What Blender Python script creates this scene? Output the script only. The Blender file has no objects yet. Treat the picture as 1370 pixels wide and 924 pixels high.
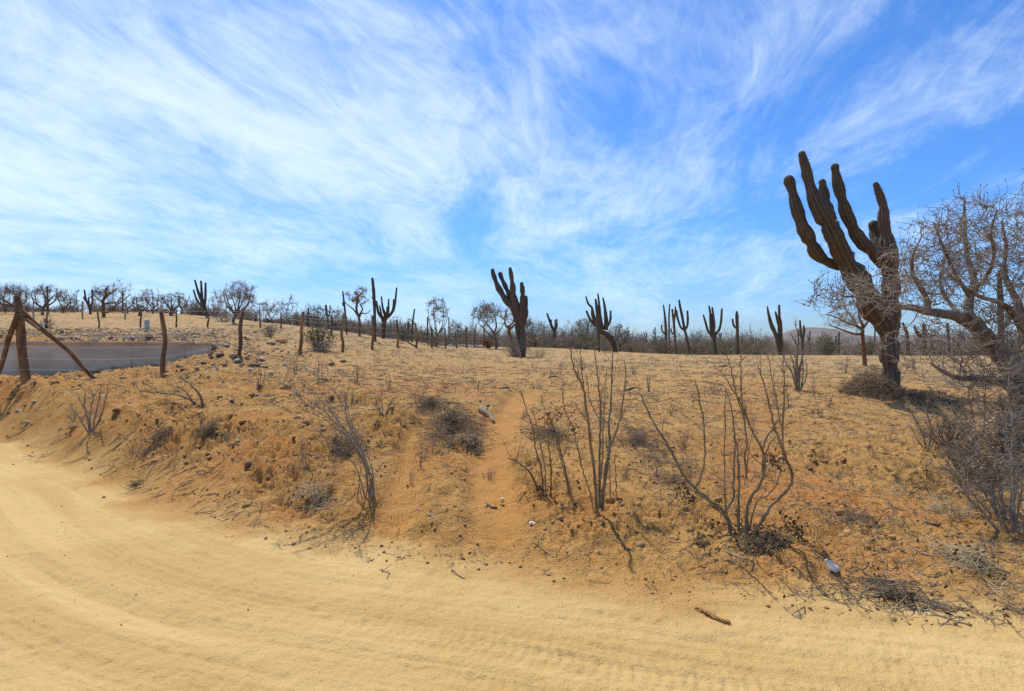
import bpy, math, random
import numpy as np
from mathutils import Vector

# ------------------------------------------------------------------ camera, sky, sun, exposure
F, CX, HY, EYE = 800.0, 685.0, 462.0, 1.6          # focal length in photo pixels, horizon row, eye height
scene = bpy.context.scene
col = scene.collection
cam_d = bpy.data.cameras.new('camera'); cam = bpy.data.objects.new('camera', cam_d); col.objects.link(cam)
cam_d.sensor_width = 36.0; cam_d.lens = 36.0 * F / 1370.0
cam_d.clip_start = 0.05; cam_d.clip_end = 30000
cam.location = (0, 0, EYE); cam.rotation_euler = (math.radians(90), 0, 0)
scene.camera = cam

SUN_EL = math.radians(62); SUN_AZ = math.atan2(-0.45, 0.9)
sun_dir = Vector((math.sin(SUN_AZ) * math.cos(SUN_EL), math.cos(SUN_AZ) * math.cos(SUN_EL), math.sin(SUN_EL)))
sl = bpy.data.lights.new('sun', 'SUN'); sl.energy = 4.0; sl.angle = math.radians(0.55); sl.color = (1.0, 0.95, 0.86)
so = bpy.data.objects.new('sun', sl); col.objects.link(so); so.location = (0, 0, 40)
so.rotation_euler = sun_dir.to_track_quat('Z', 'Y').to_euler()

class NT:
    """small helper round a node tree"""
    def __init__(s, tree):
        s.t = tree; s.n = tree.nodes; s.l = tree.links
        for x in list(s.n): s.n.remove(x)
    def new(s, kind, **kw):
        n = s.n.new(kind)
        for k, v in kw.items(): setattr(n, k, v)
        return n
    def set(s, sock, v):
        if hasattr(v, 'bl_rna') and hasattr(v, 'is_output'): s.l.new(v, sock)
        elif v is not None: sock.default_value = v
    def m(s, op, a, b=None, c=None, clamp=False):
        n = s.new('ShaderNodeMath', operation=op, use_clamp=clamp)
        for i, v in enumerate((a, b, c)):
            if v is not None: s.set(n.inputs[i], v)
        return n.outputs[0]
    def smooth(s, v, a, b, lo=0.0, hi=1.0):
        n = s.new('ShaderNodeMapRange', interpolation_type='SMOOTHSTEP')
        for i, q in enumerate((v, a, b, lo, hi)): s.set(n.inputs[i], q)
        return n.outputs[0]
    def noise(s, vec, scale, detail=4, rough=0.55, dist=0.0, dim='3D'):
        n = s.new('ShaderNodeTexNoise', noise_dimensions=dim)
        if vec is not None: s.l.new(vec, n.inputs['Vector'])
        n.inputs['Scale'].default_value = scale; n.inputs['Detail'].default_value = detail
        n.inputs['Roughness'].default_value = rough; n.inputs['Distortion'].default_value = dist
        return n
    def mix(s, f, a, b):
        n = s.new('ShaderNodeMix', data_type='RGBA')
        s.set(n.inputs[0], f)
        for i, v in ((6, a), (7, b)):
            if isinstance(v, tuple): v = v if len(v) == 4 else v + (1,)
            s.set(n.inputs[i], v)
        return n.outputs[2]
    def comb(s, x, y, z):
        n = s.new('ShaderNodeCombineXYZ')
        for i, v in enumerate((x, y, z)): s.set(n.inputs[i], v)
        return n.outputs[0]

world = bpy.data.worlds.new('World'); scene.world = world; world.use_nodes = True
w = NT(world.node_tree)
sky = w.new('ShaderNodeTexSky', sky_type='NISHITA')
sky.sun_disc = False; sky.sun_elevation = SUN_EL; sky.sun_rotation = SUN_AZ
sky.altitude = 0; sky.air_density = 1.0; sky.dust_density = 0.6; sky.ozone_density = 2.0
hs = w.new('ShaderNodeMix', data_type='RGBA', blend_type='MULTIPLY'); hs.inputs[0].default_value = 1.0; w.l.new(sky.outputs[0], hs.inputs[6]); 
# clear, dry, deep blue air (the hue of the air itself, the same all round)
tc = w.new('ShaderNodeTexCoord'); sp = w.new('ShaderNodeSeparateXYZ'); w.l.new(tc.outputs['Generated'], sp.inputs[0])
dx, dy, dz = sp.outputs[0], sp.outputs[1], sp.outputs[2]
w.l.new(w.mix(w.smooth(dz, 0.0, 0.22), (.54, .77, 1.20), (.43, .81, 1.34)), hs.inputs[7])
zz = w.m('ADD', w.m('MAXIMUM', dz, 0.0), 0.16)
u = w.m('DIVIDE', dx, zz); v = w.m('DIVIDE', dy, zz)          # a cloud layer high overhead
CLOUD = dict(u=u, v=v)
# slow bending of the streaks
wp = w.noise(w.comb(w.m('MULTIPLY', u, 0.45), w.m('MULTIPLY', v, 0.35), 13.4), 1.0, 3, 0.5)
ws = w.new('ShaderNodeSeparateColor'); w.l.new(wp.outputs['Color'], ws.inputs[0])
wu = w.m('MULTIPLY', w.m('SUBTRACT', ws.outputs[0], 0.5), 0.9); wv = w.m('MULTIPLY', w.m('SUBTRACT', ws.outputs[1], 0.5), 1.2)
u2 = w.m('ADD', u, wu); v2 = w.m('ADD', v, wv)
# streaks run away from the viewer, slightly to the right
ca, sa = math.cos(math.radians(-12)), math.sin(math.radians(-12))
us = w.m('ADD', w.m('MULTIPLY', u2, ca), w.m('MULTIPLY', v2, sa)); vs = w.m('SUBTRACT', w.m('MULTIPLY', v2, ca), w.m('MULTIPLY', u2, sa))
big = w.noise(w.comb(w.m('MULTIPLY', us, 0.9), w.m('MULTIPLY', vs, 0.65), 21.3), 1.0, 4, 0.5, 0.3)
fine = w.noise(w.comb(w.m('MULTIPLY', us, 2.6), w.m('MULTIPLY', vs, 1.3), 1.7), 1.0, 10, 0.64, 0.7)
hair = w.noise(w.comb(w.m('MULTIPLY', us, 10.0), w.m('MULTIPLY', vs, 3.4), 5.2), 1.0, 7, 0.66, 1.6)
puff = w.noise(w.comb(w.m('MULTIPLY', u, 7.0), w.m('MULTIPLY', v, 6.0), 2.2), 1.0, 8, 0.62, 0.5)
dens = w.m('ADD', w.m('ADD', w.m('MULTIPLY', big.outputs[0], 0.82), w.m('MULTIPLY', fine.outputs[0], 0.66)), w.m('ADD', w.m('MULTIPLY', hair.outputs[0], 0.27), w.m('MULTIPLY', puff.outputs[0], 0.14)))
# a broad veil of thin cloud on the sun's side, thinning away from it
veil = w.smooth(w.m('SUBTRACT', w.m('MULTIPLY', dy, 0.35), dx), -0.25, 0.95)
dens = w.m('ADD', dens, w.m('MULTIPLY', veil, 0.23))
cov = w.m('MULTIPLY', w.smooth(dens, 0.875, 1.36), w.smooth(dz, -0.02, 0.16, 0.45, 0.86))
ccol = w.mix(w.smooth(dz, 0.0, 0.6), (6.4, 7.8, 8.7), (6.9, 7.9, 8.9))
skyc = w.mix(cov, hs.outputs[2], ccol)
bg = w.new('ShaderNodeBackground'); w.l.new(skyc, bg.inputs[0]); bg.inputs[1].default_value = 0.112
wo = w.new('ShaderNodeOutputWorld'); w.l.new(bg.outputs[0], wo.inputs[0])

scene.view_settings.view_transform = 'Standard'; scene.view_settings.look = 'None'
scene.view_settings.exposure = 0.22; scene.view_settings.gamma = 1.0; scene.view_settings.use_curve_mapping = False

rng = np.random.default_rng(7); random.seed(7)
PI = math.pi

# ------------------------------------------------------------------ noise and terrain height
def _hash(ix, iy, seed):
    h = (ix.astype(np.int64) * 374761393 + iy.astype(np.int64) * 668265263 + seed * 2147483647) & 0xFFFFFFFF
    h = ((h ^ (h >> 13)) * 1274126177) & 0xFFFFFFFF
    return ((h ^ (h >> 16)) & 0xFFFFFF) / float(0xFFFFFF)
def vn(x, y, seed=0):
    x = np.asarray(x, float); y = np.asarray(y, float)
    ix = np.floor(x); iy = np.floor(y); fx = x - ix; fy = y - iy
    fx = fx * fx * fx * (fx * (fx * 6 - 15) + 10); fy = fy * fy * fy * (fy * (fy * 6 - 15) + 10)
    a = _hash(ix, iy, seed); b = _hash(ix + 1, iy, seed); c = _hash(ix, iy + 1, seed); d = _hash(ix + 1, iy + 1, seed)
    return (a + (b - a) * fx) * (1 - fy) + (c + (d - c) * fx) * fy
def fbm(x, y, seed=0, o=4, g=0.5):
    s = 0; a = 1; n = 0; c, q = 0.8, 0.6
    for i in range(o):
        s = s + a * (vn(x, y, seed + i * 17) - 0.5); n += a; a *= g
        x, y = (x * c - y * q) * 2.03, (x * q + y * c) * 2.03
    return s / n * 2
def ss(v, a, b):
    t = np.clip((v - a) / (b - a), 0, 1); return t * t * (3 - 2 * t)

DN = np.array([0.5, 3.0, 4.0, 5.0, 6.0, 7.0, 8.0, 9.0, 10, 11, 12, 13, 14, 15, 16, 17, 18.4, 20, 22, 24, 27, 30, 33, 38, 45, 52, 60, 70, 80, 100, 160, 400, 1200, 20000])
TAIL_L = [(100, 5.4), (160, 3.0), (400, -2), (1200, -3), (20000, -3)]
TAIL_R = [(80, -0.2), (160, -2.5), (400, -3), (1200, -3), (20000, -3)]
def row(pts): 
    p = np.array(sorted(pts)); return np.interp(np.log(DN), np.log(p[:, 0]), p[:, 1])
FRONT = {
 -250: [(8, .7), (11.5, .95), (14, .8), (20, .85), (60, 1.2)],
 0:   [(8, .7), (10, .8), (11.5, .95), (12.5, .90), (14.2, .80), (18, .8), (60, 1.2)],
 150: [(6.8, .45), (8, .60), (10, .72), (12, .85), (14.6, .85), (18, .85), (60, 1.2)],
 230: [(5.6, .3), (7, .52), (8, .65), (10, .75), (13.2, .92), (15.3, 1.0), (18, 1.05), (60, 1.5)],
 300: [(5, .2), (6, .35), (8, .64), (10, .76), (13, .95), (15.5, 1.12), (16.5, 1.3), (19, 1.85), (25, 2.1), (38, 2.7), (52, 3.6), (65, 4.3), (80, 4.6)] + TAIL_L[1:],
 400: [(4.6, .05), (5.8, .31), (8, .62), (11, .8), (16, 1.04), (18.4, 1.25), (22, 1.65), (30, 2.2), (40, 2.8), (55, 3.5), (70, 3.9)] + TAIL_L[1:],
 500: [(4.4, .03), (5.8, .3), (8, .6), (11.5, .76), (16, .95), (20, 1.15), (24, 1.42), (30, 1.75), (38, 2.1), (55, 2.5), (70, 2.6), (100, 2), (160, 0), (400, -2), (20000, -3)],
 600: [(4.25, .02), (5.9, .29), (8.5, .56), (12, .73), (20, .9), (27, 1.2), (36, 1.3), (45, 1.4), (60, 1.6), (75, 1.6), (100, 1), (160, -1), (400, -2.5), (20000, -3)],
 740: [(4.1, .02), (6, .265), (9, .5), (13, .66), (22, .83), (32, .88), (42, 1.2), (52, 1.50), (62, 1.3), (80, .6)] + TAIL_R[1:],
 900: [(4, .02), (6, .265), (9, .5), (13, .66), (22, .83), (33, .90), (44, .95), (52, .75), (62, .3), (80, -.2)] + TAIL_R[1:],
 1100: [(3.6, .02), (4.3, .1), (6.2, .22), (9, .5), (13, .66), (24, .76), (46, .90), (55, .6), (65, .1), (80, -.2)] + TAIL_R[1:],
 1370: [(3.3, .02), (5, .11), (7.3, .34), (11, .53), (16, .64), (26, .69), (48, .85), (57, .5), (67, .1), (80, -.2)] + TAIL_R[1:],
 1800: [(3, .02), (5, .11), (7.3, .34), (11, .53), (16, .64), (26, .69), (48, .85), (57, .5), (67, .1), (80, -.2)] + TAIL_R[1:],
}
BACK_LEFT = [(8, 1.5), (15, 1.66), (18, 1.76), (25, 2.04), (38, 2.68), (52, 3.8), (65, 5.2), (80, 6.1)] + TAIL_L
BACK = dict(FRONT)
for k in (-250, 0, 150, 230): BACK[k] = BACK_LEFT
BACK[300] = [(8, 1.3), (15.5, 1.45), (16.5, 1.6), (19, 1.85), (25, 2.1), (38, 2.7), (52, 3.7), (65, 4.7), (80, 5.2)] + TAIL_L
def table(spec):
    ks = sorted(spec); T = np.array([row(spec[k]) for k in ks]); ks = np.array(ks, float)
    pf = np.linspace(-250, 1800, 260); lf = np.linspace(math.log(.5), math.log(20000), 520)
    A = np.array([np.interp(lf, np.log(DN), r) for r in T])
    B = np.stack([np.interp(pf, ks, A[:, j]) for j in range(len(lf))], 1)
    for _ in range(3):
        for ax, kk in ((0, 4), (1, 3)):
            Bp = np.pad(B, [(kk, kk) if a == ax else (0, 0) for a in (0, 1)], mode='edge')
            B = np.mean([np.take(Bp, range(i, i + B.shape[ax]), axis=ax) for i in range(2 * kk + 1)], 0)
    return pf, lf, B
TF, TB = table(FRONT), table(BACK)
def look(T, px, d):
    pf, lf, B = T
    a = np.clip((px - pf[0]) / (pf[1] - pf[0]), 0, len(pf) - 1.001); b = np.clip((np.log(d) - lf[0]) / (lf[1] - lf[0]), 0, len(lf) - 1.001)
    i = a.astype(int); j = b.astype(int); fa = a - i; fb = b - j
    return (B[i, j] * (1 - fa) + B[i + 1, j] * fa) * (1 - fb) + (B[i, j + 1] * (1 - fa) + B[i + 1, j + 1] * fa) * fb

def catmull(P, n=8):
    P = np.asarray(P, float)
    if len(P) < 3:
        t = np.linspace(0, 1, n + 1)[:, None]; return P[0] * (1 - t) + P[-1] * t
    Q = np.vstack([2 * P[0] - P[1], P, 2 * P[-1] - P[-2]]); out = []
    for i in range(1, len(Q) - 2):
        t = np.linspace(0, 1, n, endpoint=False)[:, None]; a, b, c, d = Q[i - 1], Q[i], Q[i + 1], Q[i + 2]
        out.append(.5 * (2 * b + (c - a) * t + (2 * a - 5 * b + 4 * c - d) * t * t + (3 * b - a - 3 * c + d) * t ** 3))
    return np.vstack(out + [P[-1:]])

ROAD_EDGE = catmull([(-70, 52), (-30, 25), (-15, 14.8), (-8.6, 10), (-5.4, 7.5), (-3.2, 5.6), (-1.64, 4.6), (0.08, 4.03), (1.43, 3.63), (2.8, 3.3), (6, 2.6), (14, 1.0), (40, -4), (80, -12)], 5)
_seg = np.diff(ROAD_EDGE, axis=0); _len = np.hypot(_seg[:, 0], _seg[:, 1]); _cum = np.concatenate([[0], np.cumsum(_len)])
def road_sl(x, y):
    """signed distance from the road's far edge (positive = off the road) and distance along it"""
    best = np.full(x.shape, 1e18); s = np.zeros(x.shape); l = np.zeros(x.shape)
    for i in range(len(_seg)):
        ax, ay = ROAD_EDGE[i]; ex, ey = _seg[i]; L = _len[i]
        t = np.clip(((x - ax) * ex + (y - ay) * ey) / (L * L), 0, 1)
        qx = x - ax - t * ex; qy = y - ay - t * ey; d2 = qx * qx + qy * qy
        k = d2 < best
        best = np.where(k, d2, best); s = np.where(k, np.sign(ex * qy - ey * qx) * np.sqrt(d2), s); l = np.where(k, _cum[i] + t * L, l)
    return s, l
ROAD_W = 6.6
WA = np.array([-17.5, 13.1]); WB = np.array([-8.05, 16.0])             # concrete wall line
_wd = (WB - WA) / np.linalg.norm(WB - WA); _wn = np.array([-_wd[1], _wd[0]]); WLEN = np.linalg.norm(WB - WA)
# worn tracks going up the bank (world x, y)
PATHS = [(np.array([(-.15, 5.0), (-.22, 6.0), (-.24, 7.4), (-.1, 9.2), (.2, 12.)]), .20), (np.array([(-1.0, 5.2), (-1.02, 6.0), (-1.1, 7.0), (-1.2, 8.0)]), .16)]
def path_mask(x, y):
    m = np.zeros(np.shape(x))
    for P, wd in PATHS:
        best = np.full(np.shape(x), 1e9)
        for a, b in zip(P[:-1], P[1:]):
            e = b - a; t = np.clip(((x - a[0]) * e[0] + (y - a[1]) * e[1]) / (e @ e), 0, 1)
            best = np.minimum(best, np.hypot(x - a[0] - t * e[0], y - a[1] - t * e[1]))
        m = np.maximum(m, 1 - ss(best, wd * .6, wd * 1.8))
    return m
def H(x, y, detail=True, full=False):
    x = np.atleast_1d(np.asarray(x, float)); y = np.atleast_1d(np.asarray(y, float))
    d = np.clip(y, 0.6, 19000); px = np.clip(CX + F * x / np.maximum(y, 2.0), -250, 1800)
    zf = look(TF, px, d); zb = look(TB, px, d)
    wx = x - WA[0]; wy = y - WA[1]; al = wx * _wd[0] + wy * _wd[1]; ac = wx * _wn[0] + wy * _wn[1]
    soft = 0.05 + 1.6 * ss(al, WLEN - .1, WLEN + 1.6)
    k = ss(ac, 0.10 - soft * .9, 0.10 + soft)
    z = zf * (1 - k) + zb * k
    z = z + .22 * np.exp(-(((al - WLEN - .25) / 1.1) ** 2 + ((ac + .1) / .9) ** 2)) * (1 - k) + .15 * np.exp(-(((al - WLEN + 2.2) / 1.6) ** 2 + ((ac + .3) / .6) ** 2)) * (1 - k)
    near = (np.hypot(x, y) < 90)
    s = np.full(x.shape, 5.0); l = np.zeros(x.shape)
    if near.any(): s[near], l[near] = road_sl(x[near], y[near])
    ramp = ss(s, -0.05, 1.0)
    wobble = .55 * fbm(x * 1.1, y * 1.1, 7, 4)
    rmask = (1 - ss(s + wobble, -0.35, 0.55)) * ss(s, -ROAD_W - .5, -ROAD_W)
    z = z * np.where(s > -1, ramp, np.where(s > -ROAD_W, 0, 0))
    rough = pathm = np.zeros(x.shape)
    if detail:
        q = np.hypot(x, y) < 130
        X, Y, S, L = x[q], y[q], s[q], l[q]; R = rmask[q]; off = ss(S, 0, .7)
        pathm = np.zeros(x.shape); pm = path_mask(X, Y) * off; pathm[q] = pm
        dd = np.hypot(X, Y)
        lump = fbm(X * .55, Y * .55, 11, 4) * .10 + fbm(X * 1.9, Y * 1.9, 23, 4) * .045
        bank = ss(S, .1, .8) * (1 - ss(S, 3.2, 6.0)) * (1 - .6 * ss(X, -.5, 1.5))
        rg = np.clip(bank * (.42 + 1.25 * fbm(X * .8, Y * .8, 41, 3)), 0, 1) * (1 - pm)
        wq = fbm(X * 5, Y * 5, 53, 3) * .10; clod = np.maximum(.55 - np.abs(fbm(X * 5.5 + wq * 9, Y * 5.5 - wq * 9, 51, 4, .6)) * 2.2, -.35) + fbm(X * 15, Y * 15, 55, 3, .6) * .45; ridge = 1 - np.abs(fbm(X * 2.4, Y * 2.4, 61, 4)) * 2
        fine = fbm(X * 7, Y * 7, 71, 3) * .026 + fbm(X * 21, Y * 21, 73, 3) * .014 - np.clip(fbm(X * 3.1, Y * 3.1, 75, 3) - .25, 0, 1) * .10 * bank
        dz = off * (lump * (.55 + .45 * bank) + fine * (1 - .7 * pm) + rg * (clod * .13 + ridge * .06 - np.clip(fbm(X * 4.2, Y * 4.2, 63, 3) - .12, 0, 1) * .30)) - pm * .085
        dz = dz * (1 - .5 * ss(dd, 12, 60))
        # wheel ruts and tread marks along the road
        T = np.zeros(X.shape); wob = fbm(L * .12, S * .0, 81, 2) * .30
        for c0, wd, dep in ((-.42, .10, .007), (-.80, .12, .009), (-1.15, .10, .008), (-1.62, .13, .010), (-2.1, .12, .009), (-2.55, .13, .010), (-3.1, .14, .010), (-3.9, .2, .012), (-4.8, .2, .012)):
            e = (S - c0 - wob) / wd; g = np.exp(-e * e); T -= g * dep; T += np.exp(-((np.abs(e) - 1.5) / .45) ** 2) * dep * .45
            T += g * .0026 * np.sin(L * 105 + np.abs(e) * 2.6 + 5 * fbm(L * .9, S * 2, 83, 3)) * ss(vn(L * .5, S * 0 + c0 * 7, 91), .35, .6)
        strk = fbm(L * .5, S * 16, 85, 4) * .009 + fbm(X * 2.2, Y * 2.2, 87, 4) * .010 + fbm(X * 14, Y * 14, 89, 4) * .010 + fbm(L * 1.4, S * 42, 90, 3) * .007
        foot = -np.clip(vn(X * 5, Y * 5, 97) - .62, 0, 1) * .05 * ss(S, -.3, 0) * (1 - ss(S, .5, 1.4))
        dz = dz + R * (T + strk + fbm(X * .5, Y * .5, 95, 2) * .02) + foot
        z[q] = z[q] + dz
        rough = np.zeros(x.shape); rough[q] = rg
    if full: return z, rmask, rough, pathm, s, l
    return z
def h1(x, y): return float(H(x, y)[0])
def P(px, py, d): return np.array([(px - CX) / F * d, d, EYE + (HY - py) / F * d])
_ds = np.exp(np.linspace(math.log(2.4), math.log(140), 1500))
def Gd(px, py):
    """distance at which the line of sight through a photo pixel meets the ground"""
    x = (px - CX) / F * _ds; z = EYE + (HY - py) / F * _ds
    b = np.nonzero(z <= H(x, _ds))[0]
    return float(_ds[b[0]]) if len(b) else 45.0
def GP(px, py, sink=0.0):
    d = Gd(px, py); x = (px - CX) / F * d; return np.array([x, d, h1(x, d) - sink])

# ------------------------------------------------------------------ mesh builder
class Mesh:
    def __init__(s): s.V = []; s.Q = []; s.T = []; s.A = []; s.n = 0
    def add(s, V, Q=None, T=None, a=0.0):
        V = np.asarray(V, float).reshape(-1, 3)
        if Q is not None and len(Q): s.Q.append(np.asarray(Q, int).reshape(-1, 4) + s.n)
        if T is not None and len(T): s.T.append(np.asarray(T, int).reshape(-1, 3) + s.n)
        s.V.append(V); s.A.append(np.broadcast_to(np.asarray(a, float), (len(V),)).copy()); s.n += len(V)
    def sticks(s, A, B, ra, rb, k=3, a=0.0):
        A = np.asarray(A, float).reshape(-1, 3); B = np.asarray(B, float).reshape(-1, 3); N = len(A)
        if N == 0: return
        ra = np.broadcast_to(ra, (N,)); rb = np.broadcast_to(rb, (N,)); D = B - A; D = D / (np.linalg.norm(D, axis=1, keepdims=True) + 1e-9)
        ref = np.where(np.abs(D[:, 2:3]) > .9, np.array([[1., 0, 0]]), np.array([[0, 0, 1.]]))
        U = np.cross(D, ref); U /= np.linalg.norm(U, axis=1, keepdims=True) + 1e-9; W = np.cross(D, U)
        th = np.arange(k) * 2 * PI / k; ring = np.cos(th)[None, :, None] * U[:, None] + np.sin(th)[None, :, None] * W[:, None]
        V = np.concatenate([A[:, None] + ring * ra[:, None, None], B[:, None] + ring * rb[:, None, None]], 1).reshape(-1, 3)
        i = np.arange(k); j = (i + 1) % k; f = np.stack([i, j, j + k, i + k], 1)
        Q = (f[None] + (np.arange(N) * 2 * k)[:, None, None]).reshape(-1, 4)
        s.add(V, Q, None, np.repeat(np.broadcast_to(a, (N,)), 2 * k))
    def ribbons(s, A, B, w0, w1, rnd):
        A = np.asarray(A, float).reshape(-1, 3); B = np.asarray(B, float).reshape(-1, 3); N = len(A); D = B - A
        S = np.cross(D, rnd.normal(size=(N, 3))); S /= np.linalg.norm(S, axis=1, keepdims=True) + 1e-9; w0 = np.broadcast_to(w0, (N,))[:, None]; w1 = np.broadcast_to(w1, (N,))[:, None]
        V = np.stack([A - S * w0, A + S * w0, B + S * w1, B - S * w1], 1).reshape(-1, 3); s.add(V, np.arange(4)[None] + (np.arange(N) * 4)[:, None])
    def tube(s, P_, r, k=8, ribs=0, ribd=0.0, tip=True, base=False, a=None, wob=0.0, seed=0):
        P_ = np.asarray(P_, float); n = len(P_); r = np.broadcast_to(np.asarray(r, float), (n,)).copy()
        Tn = np.gradient(P_, axis=0); Tn /= np.linalg.norm(Tn, axis=1, keepdims=True) + 1e-9
        if tip:                                     # a rounded end
            e = P_[-1]; t = Tn[-1]; rr = r[-1]
            P_ = np.vstack([P_, e + t * rr * .5, e + t * rr * .85, e + t * rr]); r = np.concatenate([r, [rr * .86, rr * .5, rr * .06]]); Tn = np.vstack([Tn, t, t, t]); n += 3
        ref = np.array([1., 0, 0]) if abs(Tn[0][0]) < .9 else np.array([0, 1., 0])
        U = np.cross(Tn[0], ref); U /= np.linalg.norm(U); th = np.arange(k) * 2 * PI / k; Vs = []
        for i in range(n):
            U = U - Tn[i] * (U @ Tn[i]); U /= np.linalg.norm(U) + 1e-9; W = np.cross(Tn[i], U)
            rad = np.full(k, r[i])
            if ribs: rad = rad * (1 + ribd * (np.abs(np.cos(ribs * th / 2)) - .6))
            if wob: rad = rad * (1 + wob * (vn(np.cos(th) * 1.6 + seed * 7.3 + 9, np.sin(th) * 1.6 + i * .45 + 5, seed) - .5) * 2)
            Vs.append(P_[i] + (np.cos(th) * rad)[:, None] * U + (np.sin(th) * rad)[:, None] * W)
        V = np.vstack(Vs); i = np.arange(k); j = (i + 1) % k; f = np.stack([i, j, j + k, i + k], 1)
        Q = (f[None] + (np.arange(n - 1) * k)[:, None, None]).reshape(-1, 4); T = []
        if a is None: av = np.repeat(np.linspace(0, 1, n), k)
        else:
            a = np.broadcast_to(np.asarray(a, float), (n - 3 if tip else n,)); a = np.concatenate([a, [a[-1]] * 3]) if tip else a
            av = np.repeat(a, k)
        if ribs: av = np.tile(np.abs(np.cos(ribs * th / 2)) ** 2, n)
        V = np.vstack([V, P_[-1:], P_[:1]]); av = np.concatenate([av, av[-1:], av[:1]]); c = n * k
        T = [(c - k + q, c - k + (q + 1) % k, c) for q in range(k)]
        if base: T += [((q + 1) % k, q, c + 1) for q in range(k)]
        s.add(V, Q, T, av)
    def build(s, name, mat, parent=None, origin=None, smooth=True):
        o0 = np.array(parent.location) if parent is not None and origin is None else (np.zeros(3) if origin is None else np.asarray(origin, float))
        if parent is not None and parent.parent is not None and origin is None: o0 = o0 + np.array(parent.parent.location)
        V = np.vstack(s.V) - o0; Q = np.vstack(s.Q) if s.Q else np.zeros((0, 4), int); T = np.vstack(s.T) if s.T else np.zeros((0, 3), int)
        me = bpy.data.meshes.new(name); me.vertices.add(len(V)); me.vertices.foreach_set('co', V.astype(np.float32).ravel())
        nl = len(Q) * 4 + len(T) * 3; me.loops.add(nl); me.loops.foreach_set('vertex_index', np.concatenate([Q.ravel(), T.ravel()]).astype(np.int32))
        npz = len(Q) + len(T); me.polygons.add(npz)
        me.polygons.foreach_set('loop_start', np.concatenate([np.arange(len(Q)) * 4, len(Q) * 4 + np.arange(len(T)) * 3]).astype(np.int32))
        if smooth: me.polygons.foreach_set('use_smooth', np.ones(npz, bool))
        at = me.attributes.new('along', 'FLOAT', 'POINT'); at.data.foreach_set('value', np.concatenate(s.A).astype(np.float32))
        me.update(calc_edges=True); me.materials.append(mat)
        o = bpy.data.objects.new(name, me); col.objects.link(o)
        if parent is not None: o.parent = parent
        elif origin is not None: o.location = origin
        return o
def tag(o, label=None, cat=None, group=None, kind=None):
    if label: o['label'] = label
    if cat: o['category'] = cat
    if group: o['group'] = group
    if kind: o['kind'] = kind
    return o
def thing(name, label, cat, loc, group=None):
    o = bpy.data.objects.new(name, None); o.empty_display_size = .2; col.objects.link(o); o.location = tuple(loc)
    return tag(o, label, cat, group)

# ------------------------------------------------------------------ materials
def mat(name, c1, c2=None, scale=8, rough=.85, bump=.0, bscale=40, c3=None, stretch=None, spec=.2, along=None, detail=5):
    m = bpy.data.materials.new(name); m.use_nodes = True; t = NT(m.node_tree)
    b = t.new('ShaderNodeBsdfPrincipled'); o = t.new('ShaderNodeOutputMaterial'); t.l.new(b.outputs[0], o.inputs[0])
    tcn = t.new('ShaderNodeTexCoord'); vec = tcn.outputs['Object']
    if stretch:
        mp = t.new('ShaderNodeMapping'); mp.inputs['Scale'].default_value = stretch; t.l.new(vec, mp.inputs[0]); vec = mp.outputs[0]
    c = c1 + (1,)
    if c2:
        n = t.noise(vec, scale, detail, .6); f = t.smooth(n.outputs[0], .35, .65); c = t.mix(f, c1, c2)
        if c3:
            n3 = t.noise(vec, scale * .31 + .1, 3, .6); c = t.mix(t.smooth(n3.outputs[0], .48, .66), c, c3)
    if along:
        an = t.new('ShaderNodeAttribute', attribute_name='along'); c = t.mix(t.m('MULTIPLY', t.smooth(t.m('ADD', an.outputs['Fac'], t.m('MULTIPLY', t.m('SUBTRACT', t.noise(vec, 26, 3, .6).outputs[0], .5), 1.1)), .62, 1.05), .8), c, along)
    t.set(b.inputs['Base Color'], c); b.inputs['Roughness'].default_value = rough; b.inputs['Specular IOR Level'].default_value = spec
    if bump:
        nb = t.noise(vec, bscale, 5, .65); bn = t.new('ShaderNodeBump'); bn.inputs['Strength'].default_value = 1.0; bn.inputs['Distance'].default_value = bump
        t.l.new(nb.outputs[0], bn.inputs['Height']); t.l.new(bn.outputs[0], b.inputs['Normal'])
    return m

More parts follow.
